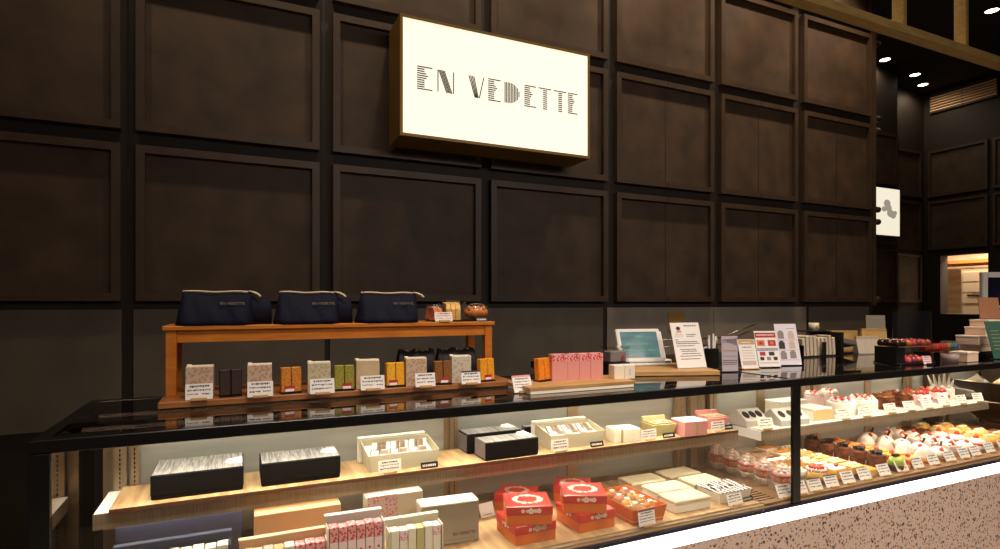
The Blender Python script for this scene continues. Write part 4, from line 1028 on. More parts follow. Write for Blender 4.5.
def biscuit_set(name, label, x, y, wd, ht, n, traymat, packs, lab, lidm, rz=0, bw=None):
    """upright display tray with a row of slim cartons standing in it"""
    t = thing('display_tray', label, 'box', (x, y, ZK), rz, 'upright biscuit sets')
    a = wd / 2; b = .026
    o = MB(); o.box(-a, a, b - .003, b, 0, ht).box(-a, -a + .003, -b, b - .003, 0, ht - .012).box(a - .003, a, -b, b - .003, 0, ht - .012).box(-a + .003, a - .003, -b, b - .003, 0, .003)
    o.build('tray', traymat, t)
    MB().box(-a - .002, a + .002, b - .004, b + .016, ht + .0002, ht + .007, bev=.001).build('lid_edge', lidm, t)
    nth = ('leftmost', 'second', 'third', 'fourth', 'fifth', 'sixth', 'seventh', 'eighth', 'ninth')
    cw = (wd - .010) / n
    for i in range(n):
        xx = -a + .005 + cw * (i + .5); hh = ht - .016 - .002 * (i % 2)
        p = packs[i % len(packs)]
        c = thing('biscuit_carton', '%s slim %s in the %s' % (nth[i] if i < n - 1 else 'rightmost', p[1], name), 'carton', (x + xx * math.cos(R(rz)), y - .004 + xx * math.sin(R(rz)), ZK + .0035), rz, 'slim cartons in the ' + name)
        MB().box(-cw * .46, cw * .46, -.018, .018, 0, hh * .70 if len(p) > 2 else hh, bev=.0012).build('carton', p[0], c)
        if len(p) > 2:
            MB().box(-cw * .463, cw * .463, -.0183, .0183, hh * .7002, hh, bev=.0012).build('printed_top', p[2], c)
        if lab: MB().box(-cw * .12, cw * .12, -.0192, -.0185, hh * .50, hh * .50 + cw * .24).build('seal', p[3] if len(p) > 3 else REDINK, c)
    return t
biscuit_set('blue set', 'slate-blue display tray of white cartons at the left front of the deck', -.150, 1.650, .262, .160, 9, SLATE, [(IVORY, 'white carton')], False, SLATE)
pk = [(PEACH, 'peach carton'), (PEACH, 'peach carton '), (GREYCARD, 'grey carton'), (TAN, 'tan carton'), (CREAM, 'cream carton'), (PINKC, 'pink carton', FLORAL_R), (PINKC, 'pink petal carton', FLORAL_R), (PINKC, 'rose carton', FLORAL_R)]
biscuit_set('peach set', 'peach display tray of mixed cartons in front of the peach box', .112, 1.650, .222, .128, 8, PEACH, pk, False, PEACH)
biscuit_set('pink set', 'white display tray of six pink petal-print cartons', .302, 1.645, .158, .160, 6, WHITE, [(PINKL, 'pink petal-print carton', FLORAL_R)], True, WHITE, -1)
bp = [(IVORY, 'ivory carton'), (IVORY, 'blush carton', FLORAL_P), (CREAM, 'cream carton'), (GREENC, 'pale green carton'), (IVORY, 'white carton'), (IVORY, 'petal-topped carton', FLORAL_P)]
biscuit_set('cream set', 'cream display tray of six pale cartons left of the silver box', .476, 1.645, .162, .122, 6, CREAM, bp, False, CREAM, -1)

# red and orange boxes
FLW = mat('white_flower_print', C(240, 216, 196), .5)
def red_box(label, x, y, z, rz, wd=.146, dp=.148, h=.061):
    t = thing('red_gift_box', label, 'box', (x, y, z), rz, 'red and orange gift boxes')
    a, b = wd / 2, dp / 2
    MB().box(-a, a, -b, b, 0, h * .56, bev=.0015).build('base', ORBOX, t)
    MB().box(-a - .0018, a + .0018, -b - .0018, b + .0018, h * .52, h, bev=.002).build('lid', REDBOX, t)
    m = MB(); rn = random.Random(int(x * 1000))
    def flower(cx, cy, r, f):
        for q in range(5):
            an = q * 1.2566 + cx * 90
            pts = [(cx + r * .6 * math.cos(an) + r * .48 * math.cos(w_ * 1.047), cy + r * .6 * math.sin(an) + r * .48 * math.sin(w_ * 1.047)) for w_ in range(6)]
            o = len(m.v); m.v += [f(p) for p in pts]; m.f.append([o + i for i in range(6)]); m.m.append(0); m.sm.append(False)
    top = lambda p: (p[0], p[1], h + .0006)
    for i in range(13):
        an = 2 * math.pi * i / 13; flower(a * .58 * math.cos(an), b * .55 * math.sin(an), .0085 + .003 * (i % 3 == 0), top)
    fr_ = lambda p: (p[0], -b - .0024, p[1])
    sd = lambda p: (-a - .0024, p[0], p[1])
    for dx, r in ((-.022, .006), (-.008, .005), (.004, .010), (.018, .006), (.030, .008)): flower(dx, h * .75, r, fr_)
    for dx, r in ((-.020, .007), (.0, .010), (.018, .006)): flower(dx, h * .75, r, sd)
    m.build('flower_print', FLW, t, fix=False)
    return t
red_box('red and orange floral box at the bottom of the left front stack', .870, 1.686, ZK, 0, .146, .146)
red_box('red and orange floral box on top of the left front stack', .867, 1.670, ZK + .0615, -20, .146, .130)
red_box('red and orange floral box behind the left front stack', .960, 1.935, ZK, -41, .138, .125)
red_box('red and orange floral box at the bottom of the right stack', 1.107, 1.690, ZK, 1, .146, .146)
red_box('red and orange floral box on top of the right stack', 1.0925, 1.684, ZK + .0615, -26, .146, .136)
red_box('red and orange floral box behind the right stack', 1.205, 1.930, ZK, -35, .138, .125)

# open orange box of wrapped cakes
t = thing('orange_tray', 'open orange box of wrapped small cakes right of the red stacks', 'box', (1.305, 1.700, ZK), 0)
o = MB(); a, b, h, th, g = .066, .106, .058, .0022, .010
o.box(-a, a, -b, b, 0, th)
def pw(o, p): o.add(p, [(0, 1, 2, 3), (7, 6, 5, 4), (0, 4, 5, 1), (1, 5, 6, 2), (2, 6, 7, 3), (3, 7, 4, 0)])
for q in (-1, 1):
    pw(o, [(q * a, -b, th), (q * a, b, th), (q * (a + g), b + g, h), (q * (a + g), -b - g, h), (q * (a - th), -b, th), (q * (a - th), b, th), (q * (a + g - th), b + g, h), (q * (a + g - th), -b - g, h)])
    pw(o, [(-a, q * b, th), (a, q * b, th), (a + g, q * (b + g), h), (-a - g, q * (b + g), h), (-a, q * (b - th), th), (a, q * (b - th), th), (a + g, q * (b + g - th), h), (-a - g, q * (b + g - th), h)])
o.build('tray', ORBOX, t)
lbs = ('front left', 'front right', 'middle left', 'middle right', 'rear left', 'rear right', 'left end', 'right end')
cols_ = (TAN, mat('amber_cake', C(206, 132, 44), .5), YEL, mat('orange_cake', C(226, 146, 60), .5), FRUIT, YEL, CRUST, FRUIT)
for i in range(8):
    xx = (-.030, .032)[i % 2]; yy = -.075 + (i // 2) * .048
    c = thing('wrapped_cake', 'small cake in clear wrapper, %s of the open orange box' % (('front left', 'front right', 'second row left', 'second row right', 'third row left', 'third row right', 'rear left', 'rear right')[i]), 'cake', (1.305 + xx, 1.700 + yy, ZK + .030), (i * 37) % 60 - 30, 'wrapped cakes in the orange box')
    MB().ball((0, 0, .018), (.022, .018, .014), 0, 12, 7).build('cake', cols_[i], c)
    m = MB(); m.ball((0, 0, .019), (.026, .021, .018), 0, 10, 6); m.frustum(-.034, -.022, -.012, .012, .012, .026, 0, 0); m.frustum(.022, .034, -.012, .012, .012, .026, 0, 0)
    m.build('wrapper', WRAP, c)
    m = MB(); m.box(-.010, .006, -.012, .004, .0375, .0382); m.build('sticker', PAPER, c)
MB().box(-.068, .068, -.108, .108, .012, .030).build('insert', IVORY, t)
card('price_card', 'white card with brown header against the open orange box', 'card', (1.285, 1.572, ZK), .074, .056, 3, 8, PAPER, head=mat('brown_ink', C(110, 70, 50), .6), seed=61, rows=4, headh=.14)

# ivory lidded boxes and chocolate-print box
WB = mat('ivory_ribbed', C(222, 208, 174), .5, 0, C(206, 190, 156), 18, (1, 12, 1), bump=.25)
def ivory_box(label, x, y, rz, wd=.170, dp=.100, h=.046):
    t = thing('ivory_box', label, 'box', (x, y, ZK), rz, 'ivory boxes on the deck')
    a, b = wd / 2, dp / 2
    MB().box(-a + .002, a - .002, -b + .002, b - .002, 0, h - .0155, bev=.002).build('base', IVORY, t)
    m = MB(); m.box(-a, a, -b, b, h - .0152, h - .003, bev=.003, seg=2); m.frustum(-a + .002, a - .002, -b + .002, b - .002, h - .0029, h, -.004, -.004); m.build('lid', WB, t)
ivory_box('ivory lidded box nearest the front glass, left of the chocolate-print box', 1.535, 1.665, -1)
ivory_box('ivory lidded box just behind the frontmost ivory box', 1.545, 1.775, -2)
ivory_box('ivory lidded box at the back left of the ivory group', 1.520, 1.895, -2)
ivory_box('ivory lidded box at the back right of the ivory group', 1.722, 1.905, 2)
ivory_box('ivory lidded box behind the chocolate-print box', 1.738, 1.793, 1, .150, .095)
PRT = mat('chocolate_print', C(240, 232, 226), .5, 0, C(52, 38, 38), 16, (1, 2, 1), (.42, .52), kind='wave')
t = thing('printed_box', 'ivory box with a dark chocolate-print top and white card before it', 'box', (1.752, 1.682, ZK), -1)
m = MB(); m.frustum(-.076, .076, -.056, .056, 0, .040, .006, .006); m.build('base', IVORY, t)
m = MB(); m.box(-.084, .084, -.064, .064, .0402, .044, bev=.001); m.build('printed_top', PRT, t)
for i in range(5): MB().at((-.06 + i * .030, -.01 + .02 * (i % 2), .0442), rz=20).box(-.011, .011, -.030, .030, 0, .005, bev=.002).build('sachet', PRT, t)
card('price_card', 'white card standing before the chocolate-print box', 'card', (1.725, 1.592, ZK), .080, .040, 4, 20, PAPER, seed=63)
t = thing('name_plate', 'tiny black name plate right of the chocolate-print box card', 'sign', (1.800, 1.604, ZK), 4, 'black name plates in the showcase')
MB().at((0, 0, .001), rx=-18).box(-.030, .030, 0, .002, 0, .016).build('plate', BLACKPLA, t)
m = MB().at((0, 0, .001), rx=-18)
for j in range(8): m.box(-.024 + j * .006, -.021 + j * .006, -.0004, -.0001, .005, .011)
m.build('lettering', TAGPAPER, t)

# ================================================================== GOODS ON THE RIGHT SHELF
ZQ = .9448
GABLE = mat('grey_gable_card', C(186, 178, 164), .5)
def gable_box(label, x, y, rz, wd):
    t = thing('gable_box', label, 'box', (x, y, ZQ), rz, 'gable cartons with round windows')
    b, h0, h1 = .060, .026, .070
    m = MB(); q = MB().at((0, 0, 0), rz=90)
    q.prism([(-b, 0), (b, 0), (b, h0), (0, h1), (-b, h0)], -wd / 2, wd / 2); q.build('carton', GABLE, t)
    ang = math.degrees(math.atan2(h1 - h0, b))
    for i in range(3):
        m = MB().at(((i - 1) * wd * .30, -b / 2, (h0 + h1) / 2 + .0010), rx=ang)
        m.lathe([(.017, -.0004), (.017, .0006)], n=18, sx=1, sy=1.2); m.build('round_window', CHOCD, t)
gable_box('grey gable carton with three round windows at the left of the upper shelf', 2.125, 1.900, -2, .130)
gable_box('grey gable carton with round windows standing behind the black pillar', 2.300, 1.842, -3, .175)
t = thing('cake_carton', 'white lidded carton with a tan front right of the black pillar', 'box', (2.525, 1.855, ZQ), 0)
m = MB(); m.frustum(-.085, .070, -.055, .075, 0, .046, -.012, -.010); m.build('base', TAN, t)
m = MB(); m.box(-.074, .060, -.046, .066, .0462, .056, bev=.002); m.build('lid', IVORY, t)
m = MB(); m.add([(-.087, -.056, .001), (-.087, .076, .001), (-.0755, .066, .047), (-.0755, -.046, .047)], [(0, 1, 2, 3)]); m.build('side_sheet', IVORY, t, fix=False)
t = thing('cake_carton', 'tall white carton behind the gable box with windows', 'box', (2.490, 1.975, ZQ), 0)
MB().box(-.09, .10, -.03, .06, 0, .062, bev=.002).build('base', IVORY, t); MB().box(-.092, .102, -.032, .062, .0622, .072, bev=.002).build('lid', WHITE, t)

def strawberry(m, x, y, z, r, mi, mw=None):
    m.lathe([(.001, 0), (r * .8, r * .25), (r, r * .6), (r * .7, r * 1.3), (r * .25, r * 1.8), (.001, r * 1.9)], (x, y, z), 12, mi, caps=False)
def whole_cake(label, x, y, r, h, side, kind, group):
    t = thing('whole_cake', label, 'cake', (x, y, ZQ), (x * 977) % 40 - 20, group)
    MB().lathe([(r * 1.15, 0), (r * 1.15, .003)], n=28).build('board', PAPER, t)
    MB().lathe([(r * .98, .0032), (r, .008), (r, h - .006), (r * .97, h), (.001, h + .001)], n=32, caps=False).build('body', side, t)
    rn = random.Random(int(x * 500 + y * 90))
    if kind == 'berry':
        for i in range(8):
            a = 6.283 * i / 8
            m = MB(); m.lathe([(.013, 0), (.014, .006), (.009, .013), (.001, .022)], (r * .68 * math.cos(a), r * .68 * math.sin(a), h), 10, 0, caps=False); m.build('cream_swirl', PINKCR if i % 2 else CRM, t)
        for i in range(5):
            a = 6.283 * i / 5 + .5; m = MB(); strawberry(m, r * .42 * math.cos(a) * (1.6 if i == 3 else 1), r * .42 * math.sin(a), h, .012, 0); m.build('strawberry', STRAW, t)
    elif kind == 'choc':
        m = MB()
        for i in range(46):
            a = rn.uniform(0, 6.28); d = r * math.sqrt(rn.random()) * .95
            m.M = Matrix.Translation((d * math.cos(a), d * math.sin(a), h + .002 + .014 * (1 - d / r))) @ Matrix.Rotation(rn.uniform(0, 3), 4, 'Z') @ Matrix.Rotation(rn.uniform(-.6, .6), 4, 'X')
            m.box(-.011, .011, -.003, .003, 0, .010, 0, bev=.001)
        o = m.build('chocolate_curls', mat('caramel_curls', C(196, 116, 54), .4, 0, C(128, 64, 26), 40), t); o['kind'] = 'stuff'
        m = MB(); m.lathe([(.010, 0), (.008, .008), (.001, .015)], (r * .1, 0, h + .014), 10, caps=False); m.build('cream_swirl', CRM, t)
    elif kind == 'red':
        for i in range(9):
            a = 6.283 * i / 9; m = MB(); strawberry(m, r * .74 * math.cos(a), r * .74 * math.sin(a), h, .012, 0); m.build('strawberry', STRAW, t)
        for i in range(6):
            a = 6.283 * i / 6; m = MB(); m.ball((r * .38 * math.cos(a), r * .38 * math.sin(a), h + .008), (.012, .009, .009), 0, 10, 6); m.build('fruit_piece', YEL if i % 2 else STRAW, t)
        for i in range(14):
            a = 6.283 * i / 14; m = MB(); m.ball((r * 1.0 * math.cos(a), r * 1.0 * math.sin(a), h * (.45 + .15 * (i % 2))), (.009, .009, .011), 0, 9, 6); m.build('berry_drop', STRAW if i % 2 else PINKCR, t)
    elif kind == 'sticks':
        for i in range(5):
            a = 6.283 * i / 5; m = MB(); m.lathe([(.015, 0), (.016, .007), (.009, .014), (.001, .022)], (r * .62 * math.cos(a), r * .62 * math.sin(a), h), 10, caps=False); m.build('cream_swirl', CRM, t)
        for i, (px_, tl, ll) in enumerate(((-.038, -24, .075), (-.022, -14, .085), (-.006, -5, .070), (.010, 2, .100), (.024, 9, .080), (.036, 18, .055))):
            m = MB().at((-.01 + .006 * i, -px_, h), rx=tl); m.lathe([(.010, 0), (.006, ll * .6), (.002, ll)], n=7); m.build('meringue_stick', CRM, t)
    return t
whole_cake('white strawberry shortcake in front, right beside the tan carton', 2.735, 1.862, .066, .064, CRM, 'berry', 'whole cakes on the upper shelf')
whole_cake('white strawberry shortcake in front, next to the left chocolate cake', 2.905, 1.870, .068, .064, CRM, 'berry', 'whole cakes on the upper shelf')
whole_cake('small pink shortcake at the back, behind the tan carton', 2.705, 1.994, .045, .080, PINKCR, 'berry', 'whole cakes on the upper shelf')
whole_cake('small pink shortcake at the back beside the chocolate cakes', 2.828, 1.996, .044, .082, PINKCR, 'berry', 'whole cakes on the upper shelf')
whole_cake('round chocolate cake with caramel curls and a cream dot, left one', 3.072, 1.885, .068, .058, CHOC, 'choc', 'whole cakes on the upper shelf')
whole_cake('round chocolate cake with dark curls, right one', 3.230, 1.890, .068, .062, CHOC, 'choc', 'whole cakes on the upper shelf')
whole_cake('round red berry cake with fruit on top, left of two', 3.394, 1.890, .068, .056, PINKCR, 'red', 'whole cakes on the upper shelf')
whole_cake('round red berry cake next to the white meringue cake', 3.556, 1.890, .068, .058, PINKCR, 'red', 'whole cakes on the upper shelf')
whole_cake('white cake crowned with tall meringue sticks', 3.705, 1.925, .062, .064, CRM, 'sticks', 'whole cakes on the upper shelf')
for i, (x, lb) in enumerate(((2.105, 'price card before the gable carton on the upper shelf'), (2.628, 'price card between the tan carton and the first shortcake'), (2.785, 'price card between the two shortcakes on the upper shelf'),
        (2.985, 'price card before the left chocolate cake'), (3.145, 'price card before the right chocolate cake'), (3.300, 'price card before the left red berry cake'), (3.450, 'price card before the right red berry cake'), (3.615, 'price card before the meringue stick cake'), (3.780, 'price card at the right end of the upper shelf'))):
    card('price_card', lb, 'card', (x, 1.774, ZQ), .085, .048, -4, 18, TAGPAPER, seed=80 + i, group='cards on the upper cake shelf')
t = thing('sandwich_pack', 'dark sleeved sandwich pack lying at the right end of the upper shelf', 'sandwich', (3.815, 1.900, ZQ), -12)
m = MB().at((0, 0, .004), rx=0, ry=12); m.box(-.035, .045, -.07, .08, .006, .050, bev=.010, seg=2); m.build('sleeve', mat('grey_sleeve', C(92, 84, 74), .4), t)
m = MB().at((0, 0, .004), rx=0, ry=12); m.box(-.030, .040, -.06, .07, .0502, .054, bev=.001); m.build('filling', CRM, t)
MB().box(-.03, .03, -.06, .06, 0, .0098).build('tray', BLACKPLA, t)
# tilted rack with white sandwiches at the right end of the case
rk = thing('tilted_rack', 'tilted steel rack of wrapped white sandwiches at the right end of the case', 'rack', (4.14, 1.86, ZK - .0015))
m = MB().at((0, 0, .225), ry=24); m.box(-.20, .20, -.19, .17, 0, .006); m.box(-.20, .20, -.195, -.19, -.012, .024); m.build('shelf_plate', STEEL, rk)
m = MB().at((0, 0, .115), ry=24); m.box(-.20, .20, -.19, .17, 0, .006); m.box(-.20, .20, -.195, -.19, -.012, .024); m.build('shelf_plate', STEEL, rk)
for x in (-.205, .195):
    for y in (-.17, .15): MB().box(x - .006, x + .006, y - .006, y + .006, 0, (.35 if x < 0 else .19)).build('upright', STEEL, rk)
for r in range(2):
    for c in range(4):
        x = -.14 + c * .085; zz = .2335 if True else 0
        y = (-.10, .03)[r]
        o = thing('wrapped_sandwich', 'white wrapped sandwich on the tilted rack, %s of the %s row' % (('leftmost', 'second', 'third', 'rightmost')[c], ('front', 'rear')[r]), 'sandwich',
                  (4.14 + x * math.cos(R(24)), 1.86 + y, ZK + zz - x * math.sin(R(24))), 0, 'sandwiches on the tilted rack')
        m = MB().at((0, 0, 0), ry=24); m.add([(-.032, -.05, .0005), (.032, -.05, .0005), (.032, .05, .0005), (-.032, .05, .0005), (-.032, .0, .052), (.032, .0, .052)], [(3, 2, 1, 0), (0, 1, 5, 4), (2, 3, 4, 5), (0, 4, 3), (1, 2, 5)]); m.build('bread', CRM, o)
        m = MB().at((0, 0, 0), ry=24); m.box(-.0335, -.0322, -.03, .03, .004, .016); m.box(.0322, .0335, -.03, .03, .004, .016); m.build('filling', YEL, o)

# ================================================================== CAKES ON THE RIGHT DECK
ZC2 = .7272
nth = ('frontmost', 'second from the front', 'third from the front', 'fourth from the front', 'fifth from the front', 'sixth from the front', 'rearmost')
def row(make, desc, cat, x, ys, group, jit=6, dx=0):
    first = None
    for i, y in enumerate(ys):
        lb = '%s, %s of its row' % (desc, nth[i] if i < len(ys) - 1 or i == 0 else 'rearmost')
        xx = x + dx * i; rz = ((i * 53 + int(x * 100) * 17) % (2 * jit + 1)) - jit
        if first is None:
            first = make(); first['label'] = lb; first['category'] = cat; first['group'] = group; first.location = (xx, y, ZC2); first.rotation_euler = (0, 0, R(rz))
        else: dup(first, (xx, y, ZC2), rz, lb, group)
def base(name): return thing(name, 'cake', 'cake')

def mk_filmcup():
    t = base('tart_cup')
    MB().lathe([(.024, 0), (.030, .018), (.038, .030)], n=22).build('tart_base', CRM, t)
    m = MB()
    for i in range(11):
        a = 6.283 * i / 11; m.ball((.034 * math.cos(a), .034 * math.sin(a), .044), (.010, .010, .014), 0, 8, 6)
    m.lathe([(.033, .030), (.036, .058)], n=18, m=0); m.build('strawberry_ring', FRUIT, t)
    m = MB(); m.lathe([(.040, .0582), (.043, .064), (.040, .069)], n=22); m.build('jam_layer', mat('rose_jam', C(200, 110, 88), .35), t)
    m = MB()
    for r, z in ((.036, .069), (.028, .080), (.018, .090)):
        for i in range(7): a = 6.283 * i / 7 + z * 40; m.ball((r * .65 * math.cos(a), r * .65 * math.sin(a), z), (.014, .014, .010), 0, 8, 6)
    m.ball((0, 0, .098), (.010, .010, .012), 0, 10, 6); m.build('cream_top', PINKCR, t)
    f = MB(); f.box(-.052, -.0515, -.030, .034, .0005, .122); f.box(-.0514, .046, .0335, .034, .0005, .122); f.box(-.0514, .046, -.030, .0334, .1215, .122)
    f.build('film_sleeve', FILM, t)
    return t
row(mk_filmcup, 'strawberry tart cup in film left of the pillar', 'cake', 2.048, (1.650, 1.738, 1.826, 1.914, 2.000), 'tart cups in film', 2)

def mk_mousse():
    t = base('mousse_cup')
    MB().lathe([(.032, 0), (.038, .026)], n=20).build('base_layer', CRUST, t)
    MB().lathe([(.0385, .0262), (.040, .034)], n=20).build('matcha_layer', MATCHA, t)
    MB().lathe([(.040, .0342), (.041, .066)], n=20).build('cream_layer', CRM, t)
    MB().lathe([(.030, .0664), (.028, .072), (.018, .080), (.001, .083)], n=20, caps=False).build('cream_dome', CRM, t)
    MB().lathe([(.036, .0), (.0435, .070), (.0432, .070), (.0395, .030)], n=20, caps=False).build('cup', ACRYL, t)
    return t
row(mk_mousse, 'clear cup of white mousse just right of the pillar', 'dessert cup', 2.150, (1.665,), 'dessert cups')
def mk_jelly():
    t = base('jelly_cup')
    MB().lathe([(.036, 0), (.041, .052)], n=20).build('custard_layer', YEL, t)
    MB().lathe([(.041, .0522), (.042, .062)], n=20).build('pink_layer', PINKCR, t)
    m = MB()
    for i in range(5): a = 1.2566 * i; m.ball((.020 * math.cos(a), .020 * math.sin(a), .069), (.014, .012, .009), 0, 9, 6)
    m.build('strawberry_topping', STRAW, t)
    MB().lathe([(.038, 0), (.0445, .072), (.0442, .072), (.042, .055)], n=20, caps=False).build('cup', ACRYL, t)
    return t
row(mk_jelly, 'clear cup of custard topped with red strawberry', 'dessert cup', 2.262, (1.655,), 'dessert cups')
def mk_tart():
    t = base('custard_tart')
    MB().lathe([(.036, 0), (.043, .024), (.040, .024)], n=20).build('crust', CRUST, t)
    m = MB(); m.lathe([(.040, .0242), (.036, .032), (.020, .036), (.001, .037)], n=20, caps=False); m.build('custard', YEL, t)
    m = MB()
    for i in range(6): a = 1.047 * i; m.ball((.020 * math.cos(a), .020 * math.sin(a), .037), (.010, .008, .006), 0, 8, 5)
    m.build('fruit_slices', ORANGE, t)
    return t
row(mk_tart, 'yellow custard tart behind the white mousse cup', 'tart', 2.155, (1.760, 1.850, 1.940, 2.010), 'custard tarts')
row(mk_tart, 'yellow tart behind the strawberry custard cup', 'tart', 2.262, (1.755, 1.845, 1.935, 2.005), 'custard tarts')
def mk_cheese(berry=True):
    t = base('cheesecake_square')
    MB().box(-.042, .042, -.036, .036, 0, .012, bev=.001).build('crust', CRUST, t)
    MB().box(-.042, .042, -.036, .036, .0122, .050, bev=.002).build('cheese', YEL, t)
    MB().box(-.040, .040, -.034, .034, .0502, .056, bev=.002).build('glaze', CRM, t)
    if berry:
        m = MB(); m.ball((.008, -.008, .064), (.011, .010, .009), 0, 10, 6); m.build('berry', STRAW, t)
    else:
        for q in (-1, 0, 1): MB().at((q * .022, 0, .0562), rz=30).box(-.006, .006, -.022, .022, 0, .006, bev=.002).build('orange_strip', ORANGE, t)
    return t
row(mk_cheese, 'square yellow cheesecake with a red berry', 'cake', 2.372, (1.655,), 'cheesecake squares', 4)
row(lambda: mk_cheese(False), 'yellow cheesecake with orange strips behind the berry one', 'cake', 2.372, (1.742, 1.829, 1.916, 2.003), 'cheesecake squares', 4)
def mk_layer():
    t = base('layer_slice')
    MB().box(-.044, .044, -.034, .034, 0, .020, bev=.001).build('chocolate_sponge', CHOC, t)
    MB().box(-.044, .044, -.034, .034, .0202, .046, bev=.001).build('yellow_cream', YEL, t)
    MB().box(-.044, .044, -.034, .034, .0462, .052, bev=.001).build('cream_cap', SPONGE, t)
    m = MB()
    for i in range(6): m.ball((-.03 + .012 * i, -.005 + .010 * (i % 2), .055), (.008, .007, .004), 0, 8, 5)
    m.build('sugar_crumbs', CRM, t)
    return t
row(mk_layer, 'yellow and brown layer slice with sugar crumbs', 'cake', 2.485, (1.648, 1.732, 1.816, 1.900, 1.984), 'layer slices', 4)
def mk_orange_slice():
    t = base('caramel_slice')
    MB().box(-.034, .034, -.034, .034, 0, .022, bev=.001).build('sponge', SPONGE, t)
    MB().box(-.034, .034, -.034, .034, .0222, .030, bev=.002).build('glaze', ORANGE, t)
    return t
row(mk_orange_slice, 'low orange-glazed slice left of the chocolate rolls', 'cake', 2.580, (1.640, 1.722, 1.804, 1.886, 1.968), 'glazed slices', 4)
def mk_choc():
    t = base('chocolate_roll')
    m = MB(); m.lathe([(.037, 0), (.039, .010), (.038, .070), (.033, .079), (.001, .081)], n=20, caps=False); m.build('roll', CHOC, t)
    m = MB(); rn = random.Random(3)
    for i in range(14):
        a = rn.uniform(0, 6.28); d = rn.uniform(0, .026)
        m.M = Matrix.Translation((d * math.cos(a), d * math.sin(a), .080)) @ Matrix.Rotation(a, 4, 'Z') @ Matrix.Rotation(.5, 4, 'X'); m.box(-.010, .010, -.002, .002, 0, .014)
    m.build('chocolate_shards', CHOCD, t)
    m = MB(); m.at((-.002, -.0400, .012), rx=-4, ry=12); m.box(-.012, .010, 0, .001, 0, .028); m.build('paper_flag', PAPER, t)
    return t
row(mk_choc, 'dark chocolate roll with a white paper flag', 'cake', 2.665, (1.650, 1.730, 1.810, 1.890, 1.970), 'chocolate rolls', 8)
def mk_matcha():
    t = base('matcha_mousse')
    MB().lathe([(.030, 0), (.032, .026)], n=20).build('biscuit', CHOC, t)
    m = MB(); m.lathe([(.029, .0262), (.031, .040), (.026, .056), (.012, .062), (.001, .063)], n=20, caps=False); m.build('dome', MATCHA, t)
    MB().box(-.014, .020, -.008, .014, .0625, .076, bev=.002).build('chocolate_cube', CHOCD, t)
    return t
row(mk_matcha, 'pale green matcha mousse with a chocolate cube', 'cake', 2.762, (1.622, 1.702, 1.782, 1.862, 1.942), 'matcha mousses')
def mk_mango():
    t = base('mango_slice')
    m = MB(); m.box(-.050, .050, -.028, .028, 0, .016, bev=.001); m.build('sponge', SPONGE, t)
    m = MB(); m.box(-.049, .049, -.027, .027, .0162, .030)
    for i in range(6): m.ball((-.042 + i * .017, -.028, .023), (.0085, .004, .0075), 0, 8, 5)
    m.build('strawberry_layer', STRAW, t)
    MB().box(-.050, .050, -.028, .028, .0302, .044, bev=.003).build('mango_glaze', ORANGE, t)
    m = MB(); m.ball((-.008, .0, .051), (.013, .011, .009), 0, 10, 6); m.build('berry', STRAW, t)
    return t
row(mk_mango, 'orange mango slice with strawberry side and berry', 'cake', 2.890, (1.640, 1.712, 1.784, 1.856, 1.928, 1.995), 'mango slices', 3)
def mk_cream():
    t = base('cream_tart')
    MB().lathe([(.038, 0), (.046, .022), (.043, .022)], n=22).build('crust', ORANGE, t)
    m = MB(); prof = [(.041, .0222), (.043, .030), (.036, .040), (.037, .044), (.027, .056), (.027, .060), (.012, .072), (.001, .080)]
    m.lathe(prof, n=22, caps=False); m.build('cream_swirl', CRM, t)
    return t
row(mk_cream, 'whipped cream tart in an orange shell', 'tart', 3.035, (1.650, 1.745, 1.840, 1.935), 'cream tarts')
def mk_berrycream():
    t = base('berry_cream_cake')
    MB().lathe([(.036, 0), (.037, .020)], n=20).build('sponge', SPONGE, t)
    m = MB(); m.lathe([(.040, .0202), (.041, .036), (.030, .050), (.012, .060), (.001, .062)], n=20, caps=False); m.build('cream', CRM, t)
    m = MB(); strawberry(m, -.018, -.018, .040, .012, 0); m.build('strawberry', STRAW, t)
    m = MB(); strawberry(m, .016, .008, .052, .010, 0); m.build('strawberry', STRAW, t)
    MB().at((.004, -.006, .055), ry=35).box(-.003, .003, -.004, .004, 0, .036).build('chocolate_stick', CHOCD, t)
    return t
row(mk_berrycream, 'white cream cake with strawberries and chocolate stick', 'cake', 3.160, (1.655, 1.740, 1.825, 1.910, 1.995), 'berry cream cakes', 12)
def mk_short():
    t = base('shortcake_slice')
    m = MB(); m.add([(-.045, -.03, 0), (.045, -.03, 0), (.0, .04, 0), (-.045, -.03, .020), (.045, -.03, .020), (.0, .04, .020)], [(2, 1, 0), (3, 4, 5), (0, 1, 4, 3), (1, 2, 5, 4), (2, 0, 3, 5)]); m.build('sponge', SPONGE, t)
    m = MB(); m.add([(-.045, -.03, .0202), (.045, -.03, .0202), (.0, .04, .0202), (-.045, -.03, .050), (.045, -.03, .050), (.0, .04, .050)], [(2, 1, 0), (3, 4, 5), (0, 1, 4, 3), (1, 2, 5, 4), (2, 0, 3, 5)]); m.build('cream_layer', PINKCR, t)
    m = MB(); strawberry(m, .0, -.010, .0502, .014, 0); m.build('strawberry', STRAW, t)
    m = MB(); m.ball((.016, -.016, .056), (.012, .010, .008), 0, 9, 6); m.ball((-.018, -.014, .056), (.012, .010, .008), 0, 9, 6); m.build('cream_swirl', CRM, t)
    MB().at((.006, .006, .0502), rx=30).box(-.012, .012, -.002, .002, 0, .030).build('white_chocolate', CRM, t)
    return t
row(mk_short, 'pink and white shortcake slice with strawberry', 'cake', 3.285, (1.672, 1.750, 1.828, 1.906, 1.984), 'shortcake slices', 14)
